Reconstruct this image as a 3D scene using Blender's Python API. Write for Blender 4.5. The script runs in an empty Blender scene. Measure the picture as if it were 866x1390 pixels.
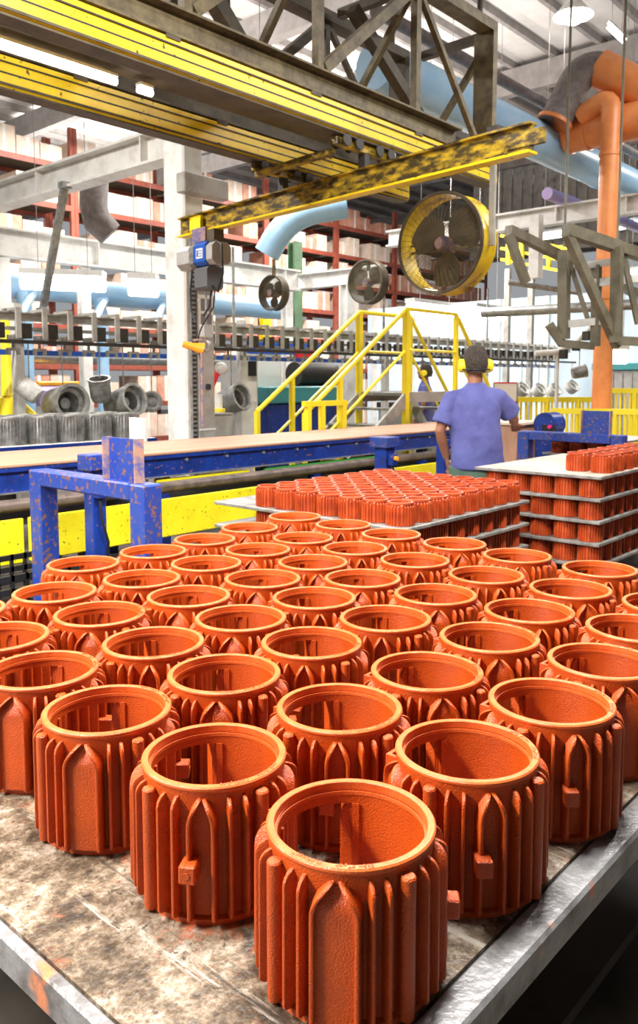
import bpy, math, random
from mathutils import Vector, Matrix
random.seed(11)
S = bpy.context.scene
C = S.collection
PI = math.pi

# ------------------------------------------------------------------ camera, sky, exposure
# The hall's own axes are X (along conveyor and crane) and Y (across); the camera looks between them.
FX, CX, CAMZ = 1100.0, 433.0, 1.52
PITCH = math.radians(5.5)
CY = 516 + FX * math.tan(PITCH)
YAW = math.radians(41.7)
F2 = Vector((math.cos(YAW), math.sin(YAW), 0))
R2 = Vector((math.sin(YAW), -math.cos(YAW), 0))
UPV = F2 * math.sin(PITCH) + Vector((0, 0, math.cos(PITCH)))
FWD = F2 * math.cos(PITCH) - Vector((0, 0, math.sin(PITCH)))
cam = bpy.data.cameras.new('camera')
co = bpy.data.objects.new('camera', cam)
C.objects.link(co)
m = Matrix((R2, UPV, -FWD)).transposed().to_4x4()
m.translation = (0, 0, CAMZ)
co.matrix_world = m
cam.sensor_fit = 'HORIZONTAL'
cam.sensor_width = 36
cam.lens = FX / 866 * 36
cam.shift_y = -(695 - CY) / 866
cam.clip_start = 0.05
cam.clip_end = 400
cam.dof.use_dof = True
cam.dof.focus_distance = 1.7
cam.dof.aperture_fstop = 16
S.camera = co

W = bpy.data.worlds.new('sky')
S.world = W
W.use_nodes = True
bg = W.node_tree.nodes['Background']
bg.inputs['Color'].default_value = (0.93, 0.96, 1.0, 1)
bg.inputs['Strength'].default_value = .36
S.view_settings.view_transform = 'Standard'
S.view_settings.look = 'None'
S.view_settings.gamma = 1
S.view_settings.exposure = 0.0
try:
    S.cycles.use_denoising = True
    S.cycles.max_bounces = 6
except Exception:
    pass


def area(name, loc, sx, sy, power, col=(1, 0.96, 0.9), rot=(0, 0, 0)):
    l = bpy.data.lights.new(name, 'AREA')
    l.shape = 'RECTANGLE'
    l.size, l.size_y = sx, sy
    l.energy = power
    l.color = col
    o = bpy.data.objects.new(name, l)
    C.objects.link(o)
    o.location = loc
    o.rotation_euler = rot
    return o


# lamps added to light the castings, background and roof (their housings are built further down)
# x, y, z, watts down, watts up
ADDED_LUM = [(-1.7, 2.8, 3.9, 860, 0), (1.9, 1.3, 4.3, 480, 0), (6.6, 1.0, 5.4, 170, 0), (1.2, 7.4, 5.6, 620, 120), (9.5, 1.2, 6.0, 260, 120),
       (9.0, 8.2, 5.6, 260, 220), (9.0, 13.0, 6.4, 460, 300), (15.0, 13.0, 6.4, 460, 200), (15, 9.5, 6.0, 460, 110), (16, 3.0, 6.2, 420, 100), (6.0, 19.5, 6.6, 300, 420), (14.0, 20.5, 6.6, 300, 420)]
for (x, y, z, w, wu) in ADDED_LUM:
    area('added_lamp_light', (x, y, z - 0.07), 2.3, 0.34, w)
    if wu: area('added_roof_uplight', (x, y, z + 0.09), 2.3, 0.34, wu, rot=(math.pi, 0, 0))  # upward lamps added to brighten the underside of the roof


# ------------------------------------------------------------------ helpers
def ray(u, v):
    return FWD + R2 * ((u - CX) / FX) + UPV * ((CY - v) / FX)


def P(u, v, X=None, Y=None, Z=None, D=None):
    d = ray(u, v)
    if X is not None: t = X / d.x
    elif Y is not None: t = Y / d.y
    elif Z is not None: t = (Z - CAMZ) / d.z
    else: t = D / (d.x * F2.x + d.y * F2.y)
    return d * t + Vector((0, 0, CAMZ))


def FR(f, r, z=0):
    q = F2 * f + R2 * r
    return Vector((q.x, q.y, z))


class MB:
    def __init__(s): s.v, s.f, s.sm = [], [], []

    def add(s, vs, fs, smooth=False):
        n = len(s.v)
        s.v += [tuple(q) for q in vs]
        s.f += [tuple(i + n for i in f) for f in fs]
        s.sm += [smooth] * len(fs)
        return s

    def box(s, a, b, bev=0.0):
        x0, y0, z0 = (min(a[i], b[i]) for i in range(3))
        x1, y1, z1 = (max(a[i], b[i]) for i in range(3))
        if bev:
            e = min(bev, (x1 - x0) * .45, (y1 - y0) * .45, (z1 - z0) * .45)
            vs = []
            for X in (0, 1):
                for Y in (0, 1):
                    for Z in (0, 1):
                        c = (x1 if X else x0, y1 if Y else y0, z1 if Z else z0)
                        d = (-e if X else e, -e if Y else e, -e if Z else e)
                        vs += [(c[0], c[1] + d[1], c[2] + d[2]), (c[0] + d[0], c[1], c[2] + d[2]), (c[0] + d[0], c[1] + d[1], c[2])]
            I = lambda X, Y, Z, k: ((X * 2 + Y) * 2 + Z) * 3 + k
            fs = []
            fs += [[I(0,0,0,0), I(0,0,1,0), I(0,1,1,0), I(0,1,0,0)], [I(1,0,0,0), I(1,1,0,0), I(1,1,1,0), I(1,0,1,0)]]
            fs += [[I(0,0,0,1), I(1,0,0,1), I(1,0,1,1), I(0,0,1,1)], [I(0,1,0,1), I(0,1,1,1), I(1,1,1,1), I(1,1,0,1)]]
            fs += [[I(0,0,0,2), I(0,1,0,2), I(1,1,0,2), I(1,0,0,2)], [I(0,0,1,2), I(1,0,1,2), I(1,1,1,2), I(0,1,1,2)]]
            for a_ in (0, 1):
                for b_ in (0, 1):
                    fs.append([I(a_,b_,0,0), I(a_,b_,1,0), I(a_,b_,1,1), I(a_,b_,0,1)])
                    fs.append([I(a_,0,b_,0), I(a_,1,b_,0), I(a_,1,b_,2), I(a_,0,b_,2)])
                    fs.append([I(0,a_,b_,1), I(1,a_,b_,1), I(1,a_,b_,2), I(0,a_,b_,2)])
            for X in (0, 1):
                for Y in (0, 1):
                    for Z in (0, 1):
                        fs.append([I(X,Y,Z,0), I(X,Y,Z,1), I(X,Y,Z,2)])
            return s.add(vs, fs)
        vs = [(x, y, z) for x in (x0, x1) for y in (y0, y1) for z in (z0, z1)]
        return s.add(vs, [(0,1,3,2), (4,6,7,5), (0,4,5,1), (2,3,7,6), (0,2,6,4), (1,5,7,3)])

    def bar(s, p, q, w, h=None, up=(0, 0, 1)):
        p, q = Vector(p), Vector(q)
        h = h or w
        d = (q - p).normalized()
        u = Vector(up)
        if abs(d.dot(u)) > .98: u = Vector((1, 0, 0))
        a = d.cross(u).normalized() * (w / 2)
        b = a.cross(d).normalized() * (h / 2)
        vs = [o + i * a + j * b for o in (p, q) for i, j in ((-1,-1), (1,-1), (1,1), (-1,1))]
        return s.add(vs, [(0,1,2,3), (4,7,6,5), (0,4,5,1), (1,5,6,2), (2,6,7,3), (3,7,4,0)])

    def tube(s, pts, r, n=12, cap=True):
        pts = [Vector(p) for p in pts]
        rs = r if isinstance(r, (list, tuple)) else [r] * len(pts)
        rings, ref = [], None
        for i, p in enumerate(pts):
            d = (pts[min(i + 1, len(pts) - 1)] - pts[max(i - 1, 0)]).normalized()
            if ref is None:
                ref = Vector((0, 0, 1)) if abs(d.z) < .9 else Vector((1, 0, 0))
            a = (ref - d * ref.dot(d)).normalized()
            ref = a
            b = d.cross(a)
            rings.append([p + (a * math.cos(2*PI*k/n) + b * math.sin(2*PI*k/n)) * rs[i] for k in range(n)])
        return s.loft(rings, cap)

    def loft(s, rings, cap=True, smooth=True):
        n = len(rings[0])
        vs = [q for r in rings for q in r]
        fs = [(i*n+k, i*n+(k+1) % n, (i+1)*n+(k+1) % n, (i+1)*n+k) for i in range(len(rings)-1) for k in range(n)]
        s.add(vs, fs, smooth)
        if cap:
            s.add(rings[0], [tuple(range(n))[::-1]])
            s.add(rings[-1], [tuple(range(n))])
        return s

    def lathe(s, prof, c=(0, 0, 0), n=32, axis='z', closed=False, smooth=True):
        def pt(r, h, k):
            a = 2*PI*k/n
            x, y = r*math.cos(a), r*math.sin(a)
            q = {'z': (x, y, h), 'x': (h, x, y), 'y': (y, h, x)}[axis]
            return (q[0]+c[0], q[1]+c[1], q[2]+c[2])
        rings = [[pt(r, h, k) for k in range(n)] for r, h in prof]
        if closed: rings.append(rings[0])
        return s.loft(rings, False, smooth)

    def ball(s, c, rx, ry=None, rz=None, n=16, m_=10):
        ry, rz = ry or rx, rz or rx
        rings = []
        for i in range(m_ + 1):
            t = PI * (i + 0.02) / (m_ + 0.04)
            rings.append([(c[0]+rx*math.sin(t)*math.cos(2*PI*k/n), c[1]+ry*math.sin(t)*math.sin(2*PI*k/n), c[2]+rz*math.cos(t)) for k in range(n)])
        return s.loft(rings)

    def ibeam(s, p, q, w, h, t=0.014):
        p, q = Vector(p), Vector(q)
        z = Vector((0, 0, 1))
        s.bar(p + z*(h/2 - t/2), q + z*(h/2 - t/2), w, t)
        s.bar(p - z*(h/2 - t/2), q - z*(h/2 - t/2), w, t)
        return s.bar(p, q, t, h - 2*t)

    def mesh(s, name):
        me = bpy.data.meshes.new(name)
        me.from_pydata(s.v, [], s.f)
        me.polygons.foreach_set('use_smooth', s.sm)
        me.update()
        if any(s.sm): me.set_sharp_from_angle(angle=math.radians(33))
        return me

    def build(s, name, mat, parent=None):
        if parent is not None:
            o = wloc(parent)
            s.v = [(a - o.x, b - o.y, c - o.z) for a, b, c in s.v]
        ob = bpy.data.objects.new(name, s.mesh(name))
        ob.data.materials.append(M[mat] if isinstance(mat, str) else mat)
        C.objects.link(ob)
        ob.parent = parent
        return ob


def wloc(o):
    q = Vector(o.location)
    while o.parent:
        o = o.parent
        q += o.location
    return q


def tag(o, label, cat, group=None, kind=None):
    o['label'] = label
    if cat: o['category'] = cat
    if group: o['group'] = group
    if kind: o['kind'] = kind
    return o


def struct(o, label=None):
    o['kind'] = 'structure'
    if label: o['label'] = label
    return o


def thing(name, loc, label, cat, group=None, rz=0):
    o = bpy.data.objects.new(name, None)
    o.empty_display_size = 0.1
    C.objects.link(o)
    o.location = loc
    o.rotation_euler.z = rz
    return tag(o, label, cat, group)


def put(name, me, parent, loc=(0, 0, 0), rz=0):
    o = bpy.data.objects.new(name, me)
    C.objects.link(o)
    o.parent = parent
    o.location = loc
    o.rotation_euler.z = rz
    return o


def copy_tree(o, loc=None, rz=None, parent=None):
    c = o.copy()
    C.objects.link(c)
    c.parent = parent
    if loc is not None: c.location = loc
    if rz is not None: c.rotation_euler.z = rz
    for ch in KIDS.get(o.name) or list(o.children):
        copy_tree(ch, parent=c)
    return c


KIDS = {}


# ------------------------------------------------------------------ materials
M = {}


def mat(name, col, col2=None, rough=.5, metal=0., scale=6., lo=.4, hi=.65, bump=0., bscale=60., spec=.5, detail=6., stretch=None, col3=None, s3=30., lo3=.62, hi3=.7):
    mt = bpy.data.materials.new(name)
    mt.use_nodes = True
    nt = mt.node_tree
    b = nt.nodes['Principled BSDF']
    b.inputs['Roughness'].default_value = rough
    b.inputs['Metallic'].default_value = metal
    b.inputs['Specular IOR Level'].default_value = spec
    N, L = nt.nodes.new, nt.links.new
    tc = N('ShaderNodeTexCoord')
    geo = N('ShaderNodeNewGeometry')
    src = geo.outputs['Position']
    if stretch:
        mp = N('ShaderNodeMapping')
        mp.inputs['Scale'].default_value = stretch
        L(src, mp.inputs['Vector'])
        src = mp.outputs['Vector']
    if col2 is None:
        b.inputs['Base Color'].default_value = (*col, 1)
    else:
        nz = N('ShaderNodeTexNoise')
        nz.inputs['Scale'].default_value = scale
        nz.inputs['Detail'].default_value = detail
        nz.inputs['Roughness'].default_value = .65
        L(src, nz.inputs['Vector'])
        mr = N('ShaderNodeMapRange')
        mr.inputs['From Min'].default_value = lo
        mr.inputs['From Max'].default_value = hi
        L(nz.outputs['Fac'], mr.inputs['Value'])
        mx = N('ShaderNodeMix')
        mx.data_type = 'RGBA'
        mx.inputs['A'].default_value = (*col, 1)
        mx.inputs['B'].default_value = (*col2, 1)
        L(mr.outputs['Result'], mx.inputs['Factor'])
        out = mx.outputs['Result']
        if col3 is not None:
            n3 = N('ShaderNodeTexNoise')
            n3.inputs['Scale'].default_value = s3
            n3.inputs['Detail'].default_value = 4
            L(src, n3.inputs['Vector'])
            m3 = N('ShaderNodeMapRange')
            m3.inputs['From Min'].default_value = lo3
            m3.inputs['From Max'].default_value = hi3
            L(n3.outputs['Fac'], m3.inputs['Value'])
            x3 = N('ShaderNodeMix')
            x3.data_type = 'RGBA'
            x3.inputs['B'].default_value = (*col3, 1)
            L(out, x3.inputs['A'])
            L(m3.outputs['Result'], x3.inputs['Factor'])
            out = x3.outputs['Result']
        L(out, b.inputs['Base Color'])
    if bump:
        nb = N('ShaderNodeTexNoise')
        nb.inputs['Scale'].default_value = bscale
        nb.inputs['Detail'].default_value = 4
        L(geo.outputs['Position'], nb.inputs['Vector'])
        bp = N('ShaderNodeBump')
        bp.inputs['Strength'].default_value = bump
        bp.inputs['Distance'].default_value = .01
        L(nb.outputs['Fac'], bp.inputs['Height'])
        L(bp.outputs['Normal'], b.inputs['Normal'])
    M[name] = mt
    return mt


def glow(name, col, power):
    mt = bpy.data.materials.new(name)
    mt.use_nodes = True
    b = mt.node_tree.nodes['Principled BSDF']
    b.inputs['Base Color'].default_value = (*col, 1)
    b.inputs['Emission Color'].default_value = (*col, 1)
    b.inputs['Emission Strength'].default_value = power
    M[name] = mt


mat('oxide', (.50, .072, .004), (.38, .048, .003), rough=.36, scale=9, lo=.35, hi=.7, bump=.4, bscale=380, spec=.5)
mat('oxide_rim_lit', (.66, .135, .028), (.54, .085, .012), rough=.34, scale=30, lo=.35, hi=.7, bump=.25, bscale=420, spec=.55)  # rim highlight put into the colour: a lighter copy of the oxide paint
mat('oxide_small', (.52, .078, .014), (.28, .03, .007), rough=.45, scale=14, lo=.35, hi=.7)
def table_material():
    mt = mat('table_top', (.3, .2, .1), rough=.48, bump=.45, bscale=70)
    nt = mt.node_tree
    N, L = nt.nodes.new, nt.links.new
    b = nt.nodes['Principled BSDF']
    geo = N('ShaderNodeNewGeometry')
    def noise(scale, det=8, rough=.7, dist=0, rot=0, stretch=(1, 1, 1)):
        mp = N('ShaderNodeMapping')
        mp.inputs['Rotation'].default_value = (0, 0, rot)
        mp.inputs['Scale'].default_value = stretch
        L(geo.outputs['Position'], mp.inputs['Vector'])
        n = N('ShaderNodeTexNoise')
        n.inputs['Scale'].default_value = scale
        n.inputs['Detail'].default_value = det
        n.inputs['Roughness'].default_value = rough
        n.inputs['Distortion'].default_value = dist
        L(mp.outputs['Vector'], n.inputs['Vector'])
        return n.outputs['Fac']
    def ramp(src, stops):
        r = N('ShaderNodeValToRGB')
        e = r.color_ramp.elements
        e[0].position, e[0].color = stops[0][0], (*stops[0][1], 1)
        e[1].position, e[1].color = stops[-1][0], (*stops[-1][1], 1)
        for p_, c_ in stops[1:-1]:
            k = e.new(p_)
            k.color = (*c_, 1)
        L(src, r.inputs['Fac'])
        return r.outputs['Color']
    def mix(a_, b_, src, lo, hi):
        mr = N('ShaderNodeMapRange')
        mr.inputs['From Min'].default_value = lo
        mr.inputs['From Max'].default_value = hi
        L(src, mr.inputs['Value'])
        x = N('ShaderNodeMix')
        x.data_type = 'RGBA'
        L(mr.outputs['Result'], x.inputs['Factor'])
        L(a_, x.inputs['A'])
        if isinstance(b_, tuple): x.inputs['B'].default_value = (*b_, 1)
        else: L(b_, x.inputs['B'])
        return x.outputs['Result']
    c = ramp(noise(13, 12, .8, .1), [(.38, (.02, .013, .008)), (.45, (.065, .044, .026)), (.51, (.145, .105, .068)), (.57, (.245, .20, .15)), (.66, (.42, .385, .335))])
    c = mix(c, (.045, .03, .018), noise(55, 8, .75, .1), .55, .63)
    c = mix(c, (.34, .085, .03), noise(4.5, 14, .85, .4, 1), .545, .63)
    c = mix(c, (.36, .33, .28), noise(22, 6, .7, 0, .75, (1, .07, 1)), .61, .67)
    c = mix(c, (.38, .34, .285), noise(26, 6, .7, 0, -.35, (1, .05, 1)), .60, .65)
    c = mix(c, (.04, .028, .018), noise(24, 6, .7, 0, -.95, (1, .06, 1)), .60, .66)
    c = mix(c, (.04, .03, .02), noise(90, 4, .7, 0), .64, .70)
    L(c, b.inputs['Base Color'])


table_material()
mat('table_steel', (.27, .27, .28), (.085, .075, .07), rough=.4, metal=.4, scale=11, lo=.45, hi=.7, bump=.3, bscale=60, col3=(.62, .22, .10), s3=9, lo3=.68, hi3=.73)
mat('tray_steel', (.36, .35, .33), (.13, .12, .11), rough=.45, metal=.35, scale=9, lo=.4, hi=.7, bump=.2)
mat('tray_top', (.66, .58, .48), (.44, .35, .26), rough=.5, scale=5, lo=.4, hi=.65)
mat('blue', (.006, .038, .28), (.004, .022, .16), rough=.4, scale=7, col3=(.30, .12, .06), s3=34, lo3=.64, hi3=.70)
mat('blue_worn', (.010, .045, .32), (.03, .06, .24), rough=.42, scale=5, col3=(.20, .095, .06), s3=38, lo3=.56, hi3=.64)
mat('rust_edge', (.40, .24, .17), (.10, .11, .30), rough=.55, scale=14, lo=.45, hi=.6)
mat('yellow', (.95, .68, .012), (.80, .50, .008), rough=.35, scale=4, lo=.4, hi=.7, col3=(.10, .06, .01), s3=26, lo3=.66, hi3=.70)
mat('yellow_guard', (.90, .80, .02), (.78, .66, .01), rough=.4, scale=4, col3=(.09, .07, .015), s3=42, lo3=.66, hi3=.71)
mat('yellow_dirty', (.55, .36, .02), (.05, .033, .012), rough=.45, scale=7, lo=.36, hi=.56, stretch=(1, 1, 3))
mat('yellow_worn', (.88, .60, .02), (.16, .11, .03), rough=.4, scale=5, lo=.50, hi=.66)
mat('yellow_clean', (.95, .76, .03), rough=.35)
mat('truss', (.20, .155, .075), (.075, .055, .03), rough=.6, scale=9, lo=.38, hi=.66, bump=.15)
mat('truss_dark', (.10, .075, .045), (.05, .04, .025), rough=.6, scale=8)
mat('dark', (.018, .014, .011), (.035, .028, .02), rough=.55, scale=10)
mat('black', (.012, .012, .013), rough=.45)
mat('floor', (.13, .115, .10), (.05, .043, .037), rough=.45, scale=2.2, lo=.4, hi=.65, bump=.1, bscale=30)
mat('white_steel', (.74, .73, .70), (.52, .50, .46), rough=.5, scale=3.5, lo=.45, hi=.72)
mat('grey_steel', (.40, .39, .36), (.24, .22, .19), rough=.5, scale=4, lo=.42, hi=.7)
mat('olive_steel', (.20, .18, .125), (.12, .105, .07), rough=.55, scale=5)
mat('concrete', (.78, .78, .75), (.52, .48, .43), rough=.75, scale=4, lo=.48, hi=.72, bump=.25, bscale=25)
mat('galv', (.42, .43, .43), (.26, .26, .25), rough=.4, metal=.6, scale=12)
mat('belt', (.52, .29, .19), (.42, .22, .14), rough=.6, scale=3, stretch=(.3, 4, 1))
mat('roller', (.22, .17, .15), (.10, .08, .07), rough=.4, metal=.4, scale=8)
mat('roof', (.74, .71, .69), (.62, .59, .57), rough=.7, scale=1.2)
mat('purlin', (.34, .31, .30), (.24, .22, .21), rough=.7, scale=3)
mat('light_blue', (.40, .63, .85), (.30, .54, .80), rough=.35, scale=2)
mat('pale_blue', (.62, .75, .86), (.52, .67, .80), rough=.6, scale=1.5)
mat('orange_duct', (.86, .32, .10), (.72, .22, .06), rough=.4, scale=3)
mat('orange_bright', (.95, .42, .02), rough=.4)
mat('duct_grey', (.22, .19, .185), (.13, .11, .105), rough=.6, scale=12, bump=.3)
mat('cast_grey', (.33, .33, .32), (.17, .165, .155), rough=.42, metal=.4, scale=16)
mat('cast_pale', (.62, .62, .60), (.36, .35, .33), rough=.45, scale=10)
mat('carton_cream', (.82, .68, .56), (.72, .52, .42), rough=.8, scale=5)
mat('carton_pink', (.72, .36, .26), (.56, .24, .16), rough=.8, scale=5)
mat('rack_red', (.36, .085, .05), (.24, .05, .03), rough=.5, scale=5)
mat('green', (.11, .22, .11), (.07, .14, .07), rough=.5, scale=5)
mat('green_bright', (.06, .36, .06), rough=.5)
mat('teal', (.06, .30, .33), rough=.4)
mat('purple', (.40, .30, .55), rough=.5)
mat('hoist_grey', (.45, .44, .43), (.34, .33, .32), rough=.4, scale=6)
mat('hoist_blue', (.02, .10, .50), rough=.35)
mat('hoist_dark', (.13, .13, .14), rough=.45)
mat('paper', (.85, .83, .78), rough=.8)
mat('print_grey', (.22, .21, .23), rough=.8)
mat('skin', (.34, .15, .085), (.28, .115, .06), rough=.5, scale=10)
mat('hair', (.035, .025, .02), (.07, .055, .045), rough=.9, scale=60, bump=.8, bscale=150)
mat('shirt', (.10, .11, .34), (.07, .075, .25), rough=.8, scale=5, bump=.5, bscale=9)
mat('trouser', (.09, .15, .11), (.06, .11, .08), rough=.85, scale=5)
mat('red', (.70, .02, .03), rough=.4)
mat('magenta', (.75, .02, .25), rough=.4)
mat('wood', (.46, .33, .20), (.28, .19, .11), rough=.7, scale=5, stretch=(1, 6, 1))
glow('tube_glow', (1, .98, .95), 14)
glow('bay_glow', (1, .95, .86), 60)
mesh_m = mat('wire', (.14, .11, .05), (.05, .04, .02), rough=.5, scale=10)

# ------------------------------------------------------------------ the setting: floor, roof, far walls
fl = MB()
fl.box((-6, -8, -.08), (42, 34, 0))
struct(fl.build('floor', 'floor'), 'dark worn concrete factory floor')

RZ = 9.0
roof = MB()
nx, ny = 24, 20
sky_cells = set()
for i in range(nx):
    for j in range(ny):
        if (j % 6 == 4 and i % 5 in (1, 2)):
            sky_cells.add((i, j))
for i in range(nx):
    for j in range(ny):
        if (i, j) in sky_cells: continue
        x0, y0 = -6 + i * 2, -8 + j * 2.1
        roof.box((x0, y0, RZ), (x0 + 2, y0 + 2.1, RZ + .04))
rf = struct(roof.build('ceiling', 'roof'), 'grey corrugated metal factory roof with open skylight bays')
for j in range(0, 41, 1):
    y = -8 + j * 1.05
    b = MB()
    b.box((-6, y - .05, RZ - .16), (42, y + .05, RZ))
    b.build('purlin', 'purlin', rf)
for i in range(0, 9):
    x = -6 + i * 6
    b = MB()
    b.box((x - .12, -8, RZ - .75), (x + .12, 34, RZ - .17))
    b.build('rafter', 'purlin', rf)

wb = MB()
wb.box((19, 5.0, 0), (19.12, 15.0, 3.6))
wbo = struct(wb.build('wall_back', 'pale_blue'), 'pale blue partition of the paint area')
for k in range(8):
    b = MB()
    b.box((18.93, 5.2 + k * 1.35, 0), (18.99, 5.32 + k * 1.35, 3.6))
    b.build('wall_post', 'white_steel', wbo)
fa = MB()
for k in range(46):
    y = -2 + k * .36
    fa.box((24.0, y, 5.7), (24.03, y + .18, 9.0))
    fa.box((24.06, y + .18, 5.7), (24.09, y + .36, 9.0))
fa.box((23.95, -2, 5.5), (24.15, 14.6, 5.72))
struct(fa.build('trim_1', 'grey_steel'), 'grey corrugated cladding hanging below the roof')
struct(MB().box((-6.2, -8, 0), (-6, 34, RZ)).build('wall_left', 'grey_steel'), 'grey factory wall')
struct(MB().box((-6, -8.2, 0), (42, -8, RZ)).build('wall_right', 'grey_steel'), 'grey factory wall')

# ------------------------------------------------------------------ fixture bodies built round the added lamps
for i, (x, y, z, w, wu) in enumerate(ADDED_LUM):
    t = thing('added_luminaire', (x, y, z), 'long white luminaire added to light the hall, hung on two rods from the roof', 'lamp', 'luminaires added to light the hall')
    MB().box((x - 1.2, y - .2, z - .05), (x + 1.2, y + .2, z + .06), .02).build('lamp_body', 'white_steel', t)
    for s in (-1, 1):
        MB().tube([(x + s, y, z + .05), (x + s, y, RZ - .1)], .007, 6).build('hanger_rod', 'purlin', t)


def tube_lamp(p, q, label, group, r=.03, glowmat='tube_glow', hood=True, rods=False):
    p, q = Vector(p), Vector(q)
    t = thing('tube_lamp', p, label, 'lamp', group)
    MB().tube([p, q], r, 10).build('lamp_tube', glowmat, t)
    if hood:
        z = Vector((0, 0, r * 1.5))
        MB().bar(p + z, q + z, r * 2.4, r * .8).build('lamp_hood', 'white_steel', t)
        if rods:
            for f in (.2, .8):
                c = p.lerp(q, f)
                MB().tube([c + z, (c.x, c.y, RZ)], .006, 6).build('hanger_rod', 'purlin', t)
    return t


# ------------------------------------------------------------------ work table in the foreground
TX0, TX1, TY0, TY1, TZ = .575, 3.02, .533, 2.92, .645
t = thing('work_table', (1.8, 1.7, 0), 'worn scuffed work table with grey steel edging carrying large rust-red castings', 'table')
MB().box((TX0 + .012, TY0 + .06, TZ - .03), (TX1 - .06, TY1 - .06, TZ)).build('table_top', 'table_top', t)
MB().box((TX0, TY0, TZ - .06), (TX1, TY0 + .058, TZ), .006).build('edge_rail', 'table_steel', t)
MB().box((TX0, TY1 - .058, TZ - .06), (TX1, TY1, TZ), .006).build('edge_rail', 'table_steel', t)
MB().box((TX0 - .012, TY0 + .06, TZ - .06), (TX0 + .01, TY1 - .06, TZ), .004).build('edge_rail', 'table_steel', t)
MB().box((TX1 - .058, TY0 + .06, TZ - .06), (TX1, TY1 - .06, TZ), .006).build('edge_rail', 'table_steel', t)
for x in (TX0 + .1, TX1 - .2):
    for y in (TY0 + .12, TY1 - .2):
        MB().box((x, y, 0), (x + .09, y + .09, TZ - .06), .008).build('leg', 'dark', t)
MB().box((TX0 + .1, TY0 + .14, .14), (TX1 - .1, TY1 - .14, .17)).build('lower_shelf', 'dark', t)

# ------------------------------------------------------------------ the large motor housings
HH, RB, RI, RR, RF = .230, .1185, .1095, .125, .1422


def shade(me, mname):
    me.materials.append(M[mname])
    return me


def shell_mesh(n=90, win=(190, 256), zw=(.026, .196)):
    mb = MB()
    zs = [0, .009, .0115, zw[0], .182, zw[1], .208, .2195]
    ro = [.1275, .1275, RB, RB, RB + .0003, .1206, .1226, .1225]
    step = 360 / n
    out = [[(r*math.cos(math.radians(k*step)), r*math.sin(math.radians(k*step)), z) for k in range(n)] for r, z in zip(ro, zs)]
    zi = [0, zw[0], zw[1], .2195]
    inn = [[(RI*math.cos(math.radians(k*step)), RI*math.sin(math.radians(k*step)), z) for k in range(n)] for z in zi]
    isw = lambda k: win[0] <= (k + .5) * step <= win[1]
    vs = [q for r in out for q in r] + [q for r in inn for q in r]
    O = lambda i, k: i*n + k % n
    I = lambda i, k: (len(out)+i)*n + k % n
    fs = []
    for k in range(n):
        for i in range(len(out)-1):
            if i in (3, 4) and isw(k): continue
            fs.append((O(i,k), O(i,k+1), O(i+1,k+1), O(i+1,k)))
        for i in range(3):
            if i == 1 and isw(k): continue
            fs.append((I(i,k), I(i+1,k), I(i+1,k+1), I(i,k+1)))
        fs.append((O(0,k), I(0,k), I(0,k+1), O(0,k+1)))
        if isw(k):
            fs.append((O(3,k), O(3,k+1), I(1,k+1), I(1,k)))
            fs.append((O(5,k), I(2,k), I(2,k+1), O(5,k+1)))
            if not isw(k-1): fs.append((O(3,k), I(1,k), I(2,k), O(5,k), O(4,k)))
            if not isw(k+1): fs.append((O(3,k+1), O(4,k+1), O(5,k+1), I(2,k+1), I(1,k+1)))
    mb.add(vs, fs, True)
    # keyway ribs standing in the bore beside the window
    for a in (win[0] - 7, win[0] - 4.2, win[1] + 6):
        c, s_ = math.cos(math.radians(a)), math.sin(math.radians(a))
        d = Vector((c, s_, 0)); w = Vector((-s_, c, 0)) * .0028
        p, q = d * (RI - .003), d * (RI + .004)
        vs = [p - w, p + w, q + w, q - w]
        vs = [(v.x, v.y, .004) for v in vs] + [(v.x, v.y, .196) for v in vs]
        mb.add(vs, [(0,1,5,4), (1,2,6,5), (3,0,4,7), (4,5,6,7)])
    return shade(mb.mesh('shell'), 'oxide')


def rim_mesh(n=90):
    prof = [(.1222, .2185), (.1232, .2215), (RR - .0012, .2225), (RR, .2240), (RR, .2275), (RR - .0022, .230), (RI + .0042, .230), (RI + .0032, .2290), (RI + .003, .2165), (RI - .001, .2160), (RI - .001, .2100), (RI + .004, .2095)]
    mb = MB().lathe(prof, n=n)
    return shade(mb.mesh('rim'), 'oxide_rim_lit')


def fin_prof(zt=.2120, r0=RF):
    # (outer radius, height) up the fin: straight flank, then a quarter arc into the neck
    pr = [(r0 - .005, .012), (r0 - .0005, .016), (r0, .022), (r0 - .0009, .168), (r0 - .001, .174), (r0 - .001, .180), (r0 - .001, .185), (r0 - .001, .190)]
    for k in range(1, 8):
        a = k / 7 * PI / 2
        pr.append((RB + .0015 + (r0 - RB - .0025) * math.cos(a), .190 + (zt - .190) * math.sin(a)))
    return pr


def fin_mesh(t=.0060, r0=RF, shift=None):
    rings = []
    for i, (r, z) in enumerate(fin_prof(r0=r0)):
        o = shift(z) if shift else 0
        ri = RB - .004
        r = max(r, ri + .004)
        e = min(.0022, (r - ri) * .4)
        rings.append([(ri, o - t*.62, z), (r - e, o - t*.5, z), (r - e*.25, o - t*.36, z), (r, o - t*.1, z), (r, o + t*.1, z), (r - e*.25, o + t*.36, z), (r - e, o + t*.5, z), (ri, o + t*.62, z)])
    return MB().loft(rings)


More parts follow.
